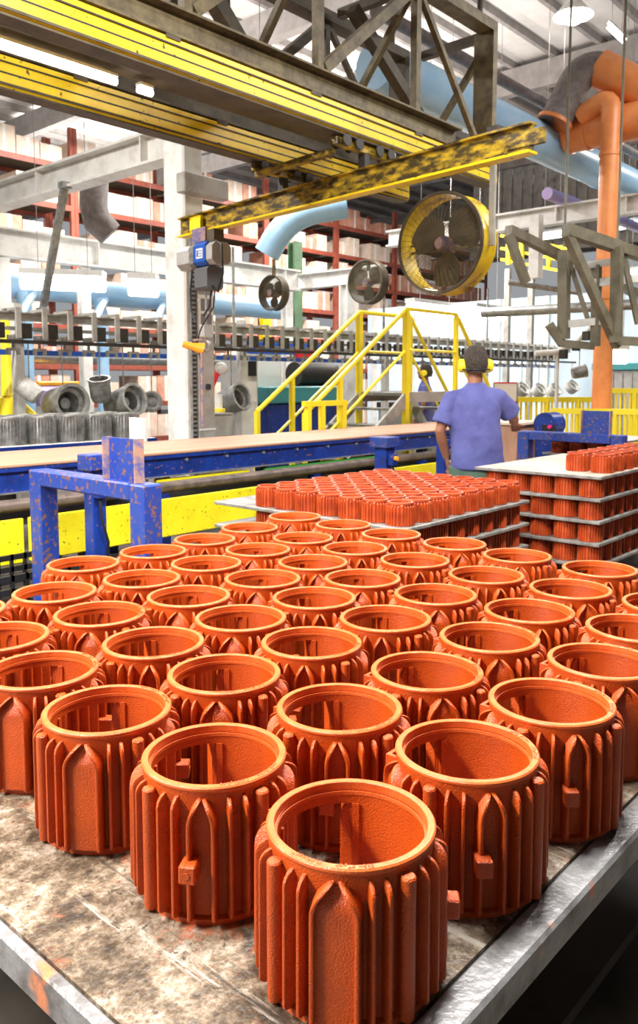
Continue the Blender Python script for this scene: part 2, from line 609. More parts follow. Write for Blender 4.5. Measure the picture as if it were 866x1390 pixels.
def arch_mesh(half):
    # two ribs that bow together into a pointed arch, with the raised pad they frame
    w = RF * math.sin(math.radians(half))
    mb = MB()
    def sh(sg):
        return lambda z: sg * (w if z < .168 else w * math.cos(min(1, (z - .168) / .044) * PI / 2 * .94) ** .8)
    for sg in (-1, 1):
        f = fin_mesh(t=.0068, r0=RF + .001, shift=sh(sg))
        mb.add(f.v, f.f, True)
    pad = []
    for z in (.014, .172, .180, .188, .196, .205):
        ww = abs(sh(1)(z))
        rr = RB + .0015 if half < 10 else {.180: RF - .0095, .188: RF - .013, .196: RB + .006, .205: RB + .003}.get(z, RF - .008)
        pad.append([(RB - .006, -ww, z), (rr, -ww, z), (rr + .002, 0, z), (rr, ww, z), (RB - .006, ww, z)])
    mb.loft(pad)
    return shade(mb.mesh('arched_rib'), 'oxide')


def boss_mesh():
    mb = MB().lathe([(.0005, .2125), (.0092, .2125), (.0112, .2095), (.0112, .012), (.010, .006), (.0005, .006)], c=(RB + .0125, 0, 0), n=16)
    mb.box((RB - .008, -.009, .01), (RB + .009, .009, .204))
    return shade(mb.mesh('boss'), 'oxide')


def lug_mesh():
    mb = MB().box((RB + .008, -.0135, .088), (RF + .0185, .0135, .118), .0022)
    mb.lathe([(.0005, RF + .0195), (.0055, RF + .0195), (.0055, RF + .018)], c=(0, 0, .103), n=12, axis='x')
    return shade(mb.mesh('lug'), 'oxide')


def frame_mesh(win=(190, 256), zw=(.026, .196)):
    # terminal-box frame round the window, on the outside of the shell
    mb = MB()
    a0, a1 = math.radians(win[0]), math.radians(win[1])
    am = (a0 + a1) / 2
    n_, t_ = Vector((math.cos(am), math.sin(am), 0)), Vector((-math.sin(am), math.cos(am), 0))
    hw = RB * math.sin((a1 - a0) / 2)
    r_in, r_out = RB * math.cos((a1 - a0) / 2) - .004, .122
    def bb(s0, s1, z0, z1):
        vs = [n_ * r + t_ * s for r in (r_in, r_out) for s in (s0, s1)]
        vs = [(v.x, v.y, z) for z in (z0, z1) for v in vs]
        mb.add(vs, [(0,1,3,2), (4,6,7,5), (0,4,5,1), (2,3,7,6), (0,2,6,4), (1,5,7,3)])
    bb(-hw - .008, -hw, .012, .209); bb(hw, hw + .008, .012, .209)
    r_in = RB - .004
    bb(-hw, hw, .012, zw[0]); bb(-hw, hw, zw[1], .209)
    return shade(mb.mesh('terminal_frame'), 'oxide')


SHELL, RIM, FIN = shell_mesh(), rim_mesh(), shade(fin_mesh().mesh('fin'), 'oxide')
ARCH_N, ARCH_W, BOSS, LUG, TFRAME = arch_mesh(8), arch_mesh(12.5), boss_mesh(), lug_mesh(), frame_mesh()


def marks_mesh(seed):
    rnd = random.Random(seed)
    mb = MB()
    for k in range(20):
        a = math.radians(8 + k * 2.6 + (6 if k > 9 else 0))
        if k in (9, 15): continue
        c, s_ = math.cos(a), math.sin(a)
        for j in range(2):
            r = (RI + RR) / 2 + rnd.uniform(-.003, .003)
            w, h = rnd.choice([(.0012, .003), (.0022, .0009)])
            d, q = Vector((c, s_, 0)), Vector((-s_, c, 0))
            o = d * r + q * rnd.uniform(-.001, .001)
            vs = [o + d * i * h + q * e * w for i in (-1, 1) for e in (-1, 1)]
            vs = [(v.x, v.y, z) for z in (.2298, .2306) for v in vs]
            mb.add(vs, [(4,6,7,5), (0,4,5,1), (2,3,7,6), (0,2,6,4), (1,5,7,3)])
    return shade(mb.mesh('casting_marks'), 'oxide')


MARKS = [marks_mesh(i) for i in range(3)]


def housing(loc, rz, variant, label, group, marks=None):
    t = thing('motor_housing', loc, label, 'motor housing', group, rz)
    put('shell', SHELL, t)
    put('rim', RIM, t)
    put('terminal_frame', TFRAME, t)
    for f in range(4):
        a0 = f * 90
        wide = (f + variant) % 2 == 1
        a_half = ARCH_W if wide else ARCH_N
        put('arched_rib', a_half, t, rz=math.radians(a0))
        if not wide and f in (0, 1): put('lug', LUG, t, rz=math.radians(a0 - (7 if f == 0 else -7)))
        for da in ((-31.5, -21.5, 21.5, 31.5) if wide else (-31.5, -19.8, 19.8, 31.5)):
            a = a0 + da
            if 188 < a % 360 < 259: continue
            put('fin', FIN, t, rz=math.radians(a))
    for a in (45, 135, 315):
        put('boss', BOSS, t, rz=math.radians(a))
    if marks is not None:
        put('casting_marks', MARKS[marks % 3], t, rz=math.radians(marks * 47 % 150 - 40))
    return t


# rim centres read off the photograph, put on the plane of the rims, then nudged apart where two would touch
PX = [(476,1112,1),(291,1021,0),(633,1015,0),(147,960,1),(461,958,0),(746,949,0),(68,904,1),(307,911,1),(581,909,1),(818,895,1),(207,870,0),(423,870,0),(665,863,1),(-2,862,1),(722,828,0),(137,831,1),(519,838,0),(322,837,1),(591,805,1),(424,811,0),(76,802,0),(254,808,1),(776,798,1),(858,850,0),(904,818,1),(814,771,0),(702,753,1),(190,785,0),(359,783,1),(490,783,1),(660,779,0),(113,764,1),(281,763,0),(424,763,1),(563,759,0),(209,747,0),(349,745,1),(482,743,0),(617,737,1),(277,731,0),(411,729,1),(531,724,0),(339,715,1),(466,711,0),(400,700,1),(-52,826,0)]
HP = [P(u, v, Z=TZ + HH) for u, v, _ in PX]
for it in range(60):
    for i in range(len(HP)):
        for j in range(i):
            d = HP[i] - HP[j]
            d.z = 0
            if 0 < d.length < .287:
                q = d.normalized() * (.287 - d.length) * .5
                HP[i] = HP[i] + q
                HP[j] = HP[j] - q
NTH = ['first', 'second', 'third', 'fourth', 'fifth', 'sixth', 'seventh', 'eighth', 'ninth', 'tenth']
FRONT = math.atan2(-F2.y, -F2.x)
hr = random.Random(5)
DEV = {0: -11, 1: -2, 2: 8, 3: -6, 4: -3, 5: 6}
for i, (u, v, var) in enumerate(PX):
    p = HP[i]
    dev = math.radians(DEV.get(i, hr.uniform(-9, 9)))
    gi, gj = round((p.x - HP[0].x) / .292), round((p.y - HP[0].y) / .292)
    if i == 0: lb = 'large rust-red finned motor housing standing alone at the bare corner of the work table'
    else: lb = 'large rust-red motor housing, %s row from the steel edge, %s from bare strip' % (NTH[gj], NTH[gi])
    housing((p.x, p.y, TZ), FRONT + dev, var, lb, 'large motor housings on the work table', marks=i if i < 16 else None)

# ------------------------------------------------------------------ small motor housings on stacked trays
SH = .125


def small_mesh(name, mname, h=SH, d=.144, fin=.0795, nf=26, seg=26):
    mb = MB()
    ro, ri = d/2 - .004, d/2 - .014
    mb.lathe([(ri, 0), (ro, 0), (ro, h*.86), (d/2, h*.90), (d/2, h*.985), (d/2-.002, h), (ri+.002, h), (ri, h*.985), (ri, 0)], n=seg)
    for k in range(nf):
        a = 2*PI*k/nf
        boss = k % 6 == 0
        r1 = fin if not boss else fin + .0005
        t_ = .0032 if not boss else .0075
        d_, w_ = Vector((math.cos(a), math.sin(a), 0)), Vector((-math.sin(a), math.cos(a), 0)) * t_
        zt = h * (.86 if boss else .80)
        pts = [d_*(ro-.003) - w_, d_*r1 - w_*.7, d_*r1 + w_*.7, d_*(ro-.003) + w_]
        top = [d_*(ro-.003) - w_, d_*(ro+.002) - w_*.7, d_*(ro+.002) + w_*.7, d_*(ro-.003) + w_]
        vs = [(q.x, q.y, h*.03) for q in pts] + [(q.x, q.y, zt) for q in pts] + [(q.x, q.y, zt + h*.08) for q in top]
        mb.add(vs, [(0,1,5,4), (1,2,6,5), (2,3,7,6), (4,5,9,8), (5,6,10,9), (6,7,11,10), (8,9,10,11), (0,3,2,1)])
    return shade(mb.mesh(name), mname)


SMALL = small_mesh('small_motor_housing', 'oxide_small')


def small(p, label, group, me=None, name='small_motor_housing', cat='motor housing'):
    o = put(name, me or SMALL, None, p, random.uniform(0, 6.28))
    tag(o, label, cat, group)
    return o


def tray(x0, x1, y0, y1, ztop, label, group, bright=False, th=.02):
    t = thing('steel_tray', ((x0+x1)/2, (y0+y1)/2, ztop - th), label, 'tray', group)
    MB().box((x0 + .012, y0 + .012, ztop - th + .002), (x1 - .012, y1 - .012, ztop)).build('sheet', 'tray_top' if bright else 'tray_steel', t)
    for a, b in (((x0, y0), (x1, y0 + .012)), ((x0, y1 - .012), (x1, y1)), ((x0, y0 + .012), (x0 + .012, y1 - .012)), ((x1 - .012, y0 + .012), (x1, y1 - .012))):
        MB().box((*a, ztop - th), (*b, ztop + .0005), .003).build('tray_edge', 'tray_steel', t)
    return t


ORD = ['top', 'second', 'third', 'fourth', 'fifth', 'sixth']
pitch = .1655
# stack behind the big castings
X0, X1, Y0, Y1 = 3.372, 4.75, 2.418, 3.90
for L in range(4):
    z = .753 - .145 * L
    tray(X0, X1, Y0, Y1, z, '%s steel tray of the low stack behind the work table' % ORD[L], 'trays of the low stack', th=.02)
    for i in range(8):
        for j in range(7):
            if L and not (i in (0,) or j in (0,)): continue
            small((X0 + .105 + i*pitch + random.uniform(-.002, .002), Y0 + .10 + j*pitch + random.uniform(-.002, .002), z + .0006),
                  'small rust-red housing on low stack\'s %s tray, %s row from work table, %s across' % (ORD[L], NTH[i], NTH[j]), 'small housings on the low stack, %s tray' % ORD[L])
pb = thing('timber_pallet', ((X0+X1)/2, (Y0+Y1)/2, 0), 'dark timber pallet under the low stack of trays', 'pallet')
MB().box((X0, Y0, .24), (X1, Y1, .297)).build('deck', 'wood', pb)
for k in range(3):
    MB().box((X0, Y0 + .02 + k*.67, 0), (X1, Y0 + .12 + k*.67, .24)).build('bearer', 'wood', pb)

# tall stack by the worker
X0, X1, Y0, Y1 = 5.0, 6.42, 2.06, 2.98
for L in range(6):
    z = .908 - .145 * L
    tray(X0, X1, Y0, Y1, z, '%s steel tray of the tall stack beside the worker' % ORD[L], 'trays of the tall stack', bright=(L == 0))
    for i in range(8):
        for j in range(5):
            if L == 0:
                if j > 1 or i < 1: continue
            elif not (i == 0 or j == 0): continue
            if L == 5: continue
            small((X0 + .10 + i*pitch + random.uniform(-.002, .002), Y0 + .10 + j*.172 + random.uniform(-.002, .002), z + .0006),
                  'small rust-red housing on tall stack\'s %s tray, %s row from worker, %s column' % (ORD[L], NTH[4 - j], NTH[i]), 'small housings on the tall stack, %s tray' % ORD[L])
pb = thing('timber_pallet', ((X0+X1)/2, (Y0+Y1)/2, 0), 'dark timber pallet under the tall stack of trays', 'pallet')
MB().box((X0, Y0, .10), (X1, Y1, .162)).build('deck', 'wood', pb)
for k in range(3):
    MB().box((X0, Y0 + .02 + k*.39, 0), (X1, Y0 + .12 + k*.39, .10)).build('bearer', 'wood', pb)

# ------------------------------------------------------------------ blue stop frames
def stop_frame(x, y0, y1, z, label, w=.095, plate=(.0, .26), ph=.205):
    t = thing('stop_frame', (x, (y0+y1)/2, 0), label, 'steel frame', 'blue steel stop frames')
    for y in (y0, y1):
        MB().box((x - w/2, y - w/2, 0), (x + w/2, y + w/2, z - .002), .008).build('post', 'blue_worn', t)
        MB().box((x - w, y - w, 0), (x + w, y + w, .012)).build('foot_plate', 'blue_worn', t)
    MB().box((x - w/2, y0 + w/2 + .001, z - .085), (x + w/2, y1 - w/2 - .001, z), .008).build('cross_bar', 'blue_worn', t)
    b = MB()
    ya, yb = y0 + plate[0], y0 + plate[1]
    b.box((x - .006, ya, z), (x + .006, yb, z + ph))
    b.build('stop_plate', 'blue_worn', t)
    MB().box((x - .042, ya - .008, z), (x + .012, ya, z + ph + .004)).build('plate_flange', 'rust_edge', t)
    MB().box((x - .042, yb, z), (x + .012, yb + .008, z + ph + .004)).build('plate_flange', 'rust_edge', t)
    return t


stop_frame(2.28, 3.125, 4.05, 1.037, 'scratched blue steel frame with upright plate between work table and yellow guard', plate=(.03, .28), w=.112)
stop_frame(7.22, 2.82, 3.74, 1.03, 'scratched blue steel frame with upright plate behind the tall tray stack', w=.115, plate=(.08, .34), ph=.21)

# ------------------------------------------------------------------ conveyor
CYa, CYb, CZT = 5.18, 6.20, .95
CXa, CXb = -.5, 10.3
cv = thing('belt_conveyor', (4.9, 5.7, 0), 'long blue conveyor with a flat reddish-brown belt', 'conveyor')
MB().box((CXa, CYa - .01, CZT - .02), (CXb, CYb, CZT), .004).build('belt', 'belt', cv)
MB().box((CXa, CYa + .02, CZT - .19), (CXb, CYa + .06, CZT - .02)).build('side_rail', 'blue', cv)
MB().box((CXa, CYa - .004, CZT - .05), (CXb, CYa + .02, CZT - .022)).build('rail_flange', 'blue', cv)
MB().box((CXa, CYa - .004, CZT - .20), (CXb, CYa + .06, CZT - .19)).build('rail_flange', 'galv', cv)
MB().box((CXa, CYb - .06, CZT - .19), (CXb, CYb - .02, CZT - .02)).build('side_rail', 'blue', cv)
for x in [.3 + k*1.85 for k in range(6)]:
    for y in (CYa + .09, CYb - .18):
        MB().box((x, y, 0), (x + .09, y + .09, CZT - .19)).build('leg', 'blue', cv)
    MB().box((x, CYa + .19, .42), (x + .07, CYb - .19, .5)).build('cross_member', 'dark', cv)
for k in range(24):
    x = CXa + .3 + k*.44
    MB().tube([(x, CYa + .022, CZT - .075), (x, CYa + .004, CZT - .075)], .013, 8).build('bolt', 'galv', cv)
MB().tube([(CXa, 5.05, .69), (CXb, 5.05, .69)], .045, 14).build('return_roller', 'roller', cv)
MB().box((CXa, CYa + .16, .50), (CXb, CYb - .2, .53)).build('drip_tray', 'dark', cv)
MB().box((5.1, CYa + .01, CZT - .262), (6.9, CYa + .05, CZT - .222)).build('green_strip', 'green_bright', cv)
MB().box((3.9, CYa + .01, CZT - .268), (4.9, CYa + .05, CZT - .218)).build('yellow_strip', 'yellow_guard', cv)

gd = thing('guard_rail', (4.5, 4.93, 0), 'low speckled yellow guard rail along the foot of the conveyor', 'guard rail')
for a, b in ((-.4, 2.62), (2.66, 5.3), (5.34, 8.2)):
    MB().box((a, 4.915, .33), (b, 4.945, .622), .006).build('guard_panel', 'yellow_guard', gd)
    for x in (a + .4, b - .5):
        MB().box((x, 4.945, 0), (x + .08, 5.0, .6)).build('guard_post', 'dark', gd)
MB().box((8.2, 4.915, .48), (9.6, 4.945, .62), .006).build('guard_panel', 'yellow_guard', gd)
MB().box((9.5, 4.945, 0), (9.58, 5.0, .6)).build('guard_post', 'dark', gd)

cx_ = thing('slotted_crate', (2.2, 4.5, 0), 'black slotted plastic crate on the floor behind the blue frame', 'crate')
MB().box((1.75, 4.30, .01), (2.66, 4.80, .03)).build('base', 'black', cx_)
for a_, b_ in (((1.75, 4.28), (2.66, 4.30)), ((1.75, 4.80), (2.66, 4.82)), ((1.73, 4.28), (1.75, 4.82)), ((2.66, 4.28), (2.68, 4.82))):
    w_ = MB()
    for k in range(6):
        w_.box((*a_, .01 + k*.075), (*b_, .045 + k*.075))
    n_ = 10
    for k in range(n_ + 1):
        x_ = a_[0] + (b_[0] - a_[0] - .02)*k/n_ if b_[0] - a_[0] > .1 else a_[0]
        y_ = a_[1] if b_[0] - a_[0] > .1 else a_[1] + (b_[1] - a_[1] - .02)*k/n_
        w_.box((x_, y_, .01), (x_ + .02, y_ + .02, .42))
    w_.build('slotted_side', 'black', cx_)

# blue control posts at the conveyor
def control_post(p, top, label, w=.10, knob='red', wide=False):
    t = thing('control_post', (p[0], p[1], 0), label, 'control post')
    x, y = p[0], p[1]
    MB().box((x - w/2, y - w/2, 0), (x + w/2, y + w/2, top - .10), .006).build('post', 'blue', t)
    MB().box((x - w*.75, y - w*.75, top - .10), (x + w*.75, y + w*.75, top), .006).build('cap', 'blue_worn', t)
    bx = MB().box((x - .045, y - w/2 - .055, top - .27), (x + .045, y - w/2 - .001, top - .16), .006).build('button_box', 'blue', t)
    MB().tube([(x, y - w/2 - .055, top - .20), (x, y - w/2 - .085, top - .20)], .022, 12).build('button', knob, bx)
    MB().tube([(x - .01, y - w/2 - .02, top - .27), (x - .02, y - w/2 - .05, top - .4), (x + .03, y - w/2 - .04, top - .55), (x + .02, y - w/2 - .03, .25)], .009, 8).build('cable', 'black', t)
    return t


p = P(128, 640, D=5.05)
control_post(p, 1.06, 'blue post with a red push button and hanging black cable beside the conveyor')
p = P(522, 610, D=7.75)
control_post(p, .98, 'blue post with an orange knob in front of the conveyor side rail', w=.14, knob='orange_bright')
p = P(601, 620, D=8.1)
MBp = thing('steel_post', (p.x, p.y, 0), 'plain blue square post at the worker\'s elbow', 'post')
MB().box((p.x - .05, p.y - .05, 0), (p.x + .05, p.y + .05, .93), .006).build('post', 'blue', MBp)
MB().box((p.x - .09, p.y - .09, 0), (p.x + .09, p.y + .09, .012)).build('foot_plate', 'blue', MBp)

# ------------------------------------------------------------------ overhead crane: truss, runways, bridge, hoist
tr = thing('crane_truss', (3.5, 4.27, 3.25), 'olive-brown steel box truss above the yellow crane runways', 'truss')
TXA, TXE = .0, 6.58
ZB, ZT = 3.53, 4.55
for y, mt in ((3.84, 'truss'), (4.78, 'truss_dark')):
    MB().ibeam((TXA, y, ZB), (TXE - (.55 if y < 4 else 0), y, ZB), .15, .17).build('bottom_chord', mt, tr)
    MB().box((TXA, y - .075, ZT), (TXE, y + .075, ZT + .085)).build('top_chord', mt, tr)
    xs = [.85, 2.0, 3.15, 4.3, 5.45]
    for i, x in enumerate(xs):
        MB().box((x - .03, y - .03, ZB + .085), (x + .03, y + .03, ZT)).build('vertical', mt, tr)
        if i < 4:
            nxt = xs[i+1]
            a, b = ((x + .05, y, ZB + .12), (nxt - .05, y, ZT - .02)) if i % 2 == 1 or True else None
            MB().bar(a, b, .075, .075).build('diagonal', mt, tr)
    MB().bar((5.5, y, ZT - .02), (TXE - .12, y, ZB - .03), .045, .045).build('diagonal', mt, tr)
    MB().box((TXE - .07, y - .075, ZB - .08), (TXE, y + .12, ZT)).build('end_post', mt, tr)
for i, x in enumerate((2.0, 3.15, 4.3, 5.45, 6.65)):
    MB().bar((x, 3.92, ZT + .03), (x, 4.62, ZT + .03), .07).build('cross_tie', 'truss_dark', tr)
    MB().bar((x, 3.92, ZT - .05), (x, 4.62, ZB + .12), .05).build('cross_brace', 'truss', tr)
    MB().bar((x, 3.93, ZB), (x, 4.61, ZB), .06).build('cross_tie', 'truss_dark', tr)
for x in (1.0, 3.4, 6.4):
    for y in (3.84, 4.78):
        MB().tube([(x, y, ZT + .08), (x, y, RZ)], .025, 8).build('hanger_rod', 'truss_dark', tr)
MB().bar((5.2, 4.28, ZT - .1), (6.6, 4.28, ZB), .09).build('diagonal', 'truss_dark', tr)
MB().bar((3.2, 4.28, ZT), (4.3, 4.28, ZB), .10).build('diagonal', 'truss_dark', tr)


def runway(y, label, xe):
    t = thing('crane_runway', (3.3, y, 3.25), label, 'crane rail', 'yellow crane runways')
    prof = [(-.07, .43), (.07, .43), (.07, .40), (.062, .395), (.062, .335), (.072, .33), (.072, .27), (.05, .25), (.02, .25), (.02, .285), (-.02, .285), (-.02, .25), (-.05, .25), (-.072, .27), (-.072, .33), (-.062, .335), (-.062, .395), (-.07, .40)]
    ring = lambda x: [(x, y + a, 3.0 + b) for a, b in prof]
    b = MB()
    b.loft([ring(.0), ring(xe)], True, False)
    b.build('rail', 'yellow', t)
    MB().box((.0, y - .0725, 3.326), (xe - .01, y - .0635, 3.337)).build('rail_joint', 'dark', t)
    MB().box((.0, y - .0705, 3.392), (xe - .01, y - .0635, 3.401)).build('rail_joint', 'dark', t)
    MB().box((.0, y - .076, 3.262), (xe - .01, y - .070, 3.276)).build('rail_joint', 'truss_dark', t)
    MB().box((.0, y - .06, 3.240), (xe - .01, y + .06, 3.2495)).build('underside_strip', 'truss_dark', t)  # darker strip along the underside of the rail
    MB().box((0, y - .04, 3.432), (xe, y + .04, 3.4435)).build('packing_strip', 'dark', t)
    e = MB().box((xe, y - .06, 3.27), (xe + .02, y + .06, 3.42), .004).build('end_plate', 'yellow', t)
    MB().tube([(xe + .02, y, 3.3), (xe + .05, y, 3.3)], .025, 10).build('buffer', 'dark', e)
    for x in [.6 + k*1.2 for k in range(5)]:
        MB().box((x - .05, y - .078, 3.42), (x + .05, y + .078, 3.442)).build('clamp', 'truss_dark', t)
    return t


runway(3.84, 'bright yellow crane runway rail under the front of the truss', 6.62)
runway(4.78, 'bright yellow crane runway rail beneath the dark side of the truss', 6.60)

# lamp between the runways
q0, q1 = P(-40, 68, Y=4.32), P(158, 129, Y=4.32)
q1.z = q0.z = 3.32
tube_lamp(q0, q1, 'bright fluorescent tube between the two yellow runways', 'tube lamps between the runways', r=.022)
q0, q1 = P(188, 133, Y=4.32), P(206, 140, Y=4.32)
q0.z = q1.z = 3.32
tube_lamp(q0, q1, 'short bright lamp end between the yellow runways', 'tube lamps between the runways', r=.022)
MB_c = thing('cable_tray', (3, 4.32, 3.36), 'dark cable channel over the tube lamps between the runways', 'cable tray')
MB().box((0, 4.24, 3.40), (6.4, 4.40, 3.45)).build('channel', 'truss_dark', MB_c)

# bridge beam (slightly skewed under the runways)
BL, BR = Vector((5.10, 6.33, 2.98)), Vector((4.64, 2.40, 2.98))
bd = (BR - BL).normalized()
br = thing('crane_bridge', (4.85, 4.3, 2.88), 'grimy yellow I-beam crane bridge slung under the runways', 'crane bridge')
bl = lambda y: BL + bd * ((6.33 - y) / (6.33 - 2.40) * (BR - BL).length)
zz = Vector((0, 0, 1))
MB().bar(BL + zz*.084, BR + zz*.084, .085, .014).build('top_flange', 'yellow_dirty', br)
MB().bar(BL, BR, .012, .155).build('web', 'yellow_dirty', br)
MB().bar(BL - zz*.084, BR - zz*.084, .095, .016).build('bottom_flange', 'yellow', br)
e0 = BR - bd*.02
MB().bar(e0 - bd*.16, e0 + bd*.10, .035, .09).build('end_stop', 'yellow_dirty', br)
MB().bar(e0 - bd*.30 + zz*.10, e0 - bd*.22 + zz*.10, .07, .05).build('rail_clip', 'dark', br)
for k in range(2):
    c = e0 - bd*(.02) + zz*(-.02 + k*.05)
    sd = bd.cross(zz)
    MB().tube([c - sd*.03, c - sd*.045], .014, 10).build('bolt', 'galv', br)

# end carriages with wheels under each runway
def trolley(y, label):
    c = bl(y)
    t = thing('crane_trolley', (c.x, y, 3.07), label, 'trolley', 'crane trolleys under the runways')
    MB().box((c.x - .34, y - .025, 3.17), (c.x + .34, y + .025, 3.235), .006).build('side_frame', 'yellow_dirty', t)
    for s in (-.26, -.12, .12, .26):
        w = MB()
        w.lathe([(.001, -.062), (.042, -.062), (.046, -.058), (.046, -.049), (.03, -.047), (.012, -.045), (.012, .045), (.03, .047), (.046, .049), (.046, .058), (.042, .062), (.001, .062)], c=(c.x + s, y, 3.212), n=18, axis='y')
        w.build('wheel', 'dark', t)
    MB().box((c.x - .03, y - .03, 3.072), (c.x + .03, y + .03, 3.17)).build('hanger', 'dark', t)
    return t


trolley(3.84, 'dark wheeled trolley under the runway on the front of the truss')
trolley(4.78, 'dark wheeled trolley under the runway on the far side of the truss')
cf = thing('carriage_frame', (4.8, 4.27, 3.1), 'dirty yellow ladder frame joining the two crane trolleys', 'frame')
for s in (-.32, .32):
    MB().bar(bl(3.87) + Vector((s, 0, .155)), bl(4.75) + Vector((s, 0, .155)), .05, .045).build('cross_bar', 'yellow_dirty', cf)
fs = thing('festoon_cable', (5.3, 3.8, 3.15), 'coiled dark festoon cable hanging beside the front runway', 'cable')
coil = []
for k in range(14*8 + 1):
    a = 2*PI*k/8
    coil.append((5.12 + k*.0062, 3.79 + .028*math.cos(a), 3.20 + .028*math.sin(a)))
MB().tube(coil, .006, 6).build('cable_coil', 'black', fs)
for s in (0, 1):
    MB().tube([(5.12 + s*.69, 3.79, 3.20), (5.12 + s*.69, 3.80, 3.26)], .01, 6).build('cable_carrier', 'galv', fs)

# hoist
hx = bl(5.95)
ho = thing('chain_hoist', (hx.x, hx.y, 2.1), 'grey and blue electric chain hoist hanging from the bridge beam', 'hoist')
sx = bd.cross(zz)
def hp(a, b, c): return hx + bd*a + sx*b + zz*c       # along the beam, towards the camera side, up
def hbox(mb, a0, a1, b0, b1, c0, c1, ch=.0):
    pr = [(b0 + ch, c0), (b1 - ch, c0), (b1, c0 + ch), (b1, c1 - ch), (b1 - ch, c1), (b0 + ch, c1), (b0, c1 - ch), (b0, c0 + ch)]
    return mb.loft([[hp(a, b, c) for b, c in pr] for a in (a0, a1)], True, False)
tl = hbox(MB(), -.14, .04, .03, .06, -.09, .06, .03).build('trolley_plate', 'yellow_clean', ho)
hbox(MB(), -.08, .14, .05, .075, -.19, -.06).build('suspension_plate', 'rust_edge', ho)
hbox(MB(), .12, .26, -.05, .06, -.20, -.09).build('suspension_block', 'truss_dark', ho)
hbox(MB(), -.30, -.06, -.10, .11, -.42, -.20, .05).build('motor_end', 'hoist_grey', ho)
hbox(MB(), -.06, .015, -.115, .125, -.43, -.195, .045).build('gear_case', 'cast_grey', ho)
hb = hbox(MB(), .017, .20, -.11, .12, -.41, -.20, .03).build('hoist_body', 'hoist_blue', ho)
hbox(MB(), .06, .165, .1205, .124, -.35, -.26).build('label_plate', 'paper', hb)
hbox(MB(), .072, .095, .1245, .1265, -.335, -.275).build('label_print', 'hoist_blue', hb)
for k in range(3):
    hbox(MB(), .105, .155, .1245, .1265, -.335 + k*.024, -.327 + k*.024).build('label_print', 'hoist_blue', hb)
hbox(MB(), .20, .30, -.10, .11, -.41, -.21, .04).build('brake_cover', 'hoist_grey', ho)
hbox(MB(), -.01, .20, -.08, .10, -.63, -.42, .025).build('chain_bag', 'hoist_dark', ho)
MB().tube([hp(.27, .05, -.2), hp(.36, .05, -.24), hp(.38, .05, -.5), hp(.30, .05, -.66), hp(.20, .04, -.60)], .011, 8).build('power_cable', 'black', ho)
MB().tube([hp(-.12, .05, -.42), hp(-.16, .05, -.62), hp(-.15, .05, -.80), hp(-.08, .05, -.92)], .009, 8).build('cable', 'black', ho)
MB().tube([hp(.03, .0, -.63), hp(.03, 0, -1.0)], .010, 8).build('chain', 'galv', ho)
MB().tube([hp(.12, .0, -.63), hp(.11, .02, -.78), hp(.03, .03, -.86)], .009, 8).build('cable', 'black', ho)
MB().tube([hp(.24, .04, -.62), hp(.22, .05, -.80), hp(.06, .05, -.93), hp(.0, .05, -1.0), hp(-.06, .05, -1.12), hp(.0, .05, -1.26)], .008, 8).build('cable', 'black', ho)
hbox(MB(), -.02, .07, -.04, .05, -1.06, -.94, .01).build('hook_block', 'hoist_grey', ho)
hk = []
for k in range(11):
    a = PI*.5 - k/10*PI*1.5
    hk.append(hp(.03 + .05*math.cos(a), .0, -1.14 + .05*math.sin(a)))
MB().tube([hp(.03, 0, -1.05)] + hk, .013, 8).build('hook', 'galv', ho)
MB().tube([hp(.02, .05, -1.2), hp(.02, .05, -1.9)], .014, 8).build('pendant_cable', 'rust_edge', ho)
pp = thing('pendant_grip', P(262, 470, D=7.75), 'orange pendant hand grip hanging beside the pale column', 'pendant')
a, b = P(248, 467, D=7.7), P(276, 474, D=7.75)
MB().tube([a, a.lerp(b, .45), b], [.03, .035, .06], 12).build('grip', 'orange_bright', pp)
MB().bar(P(262, 462, D=7.73), P(276, 460, D=7.73), .02).build('bracket', 'rust_edge', pp)

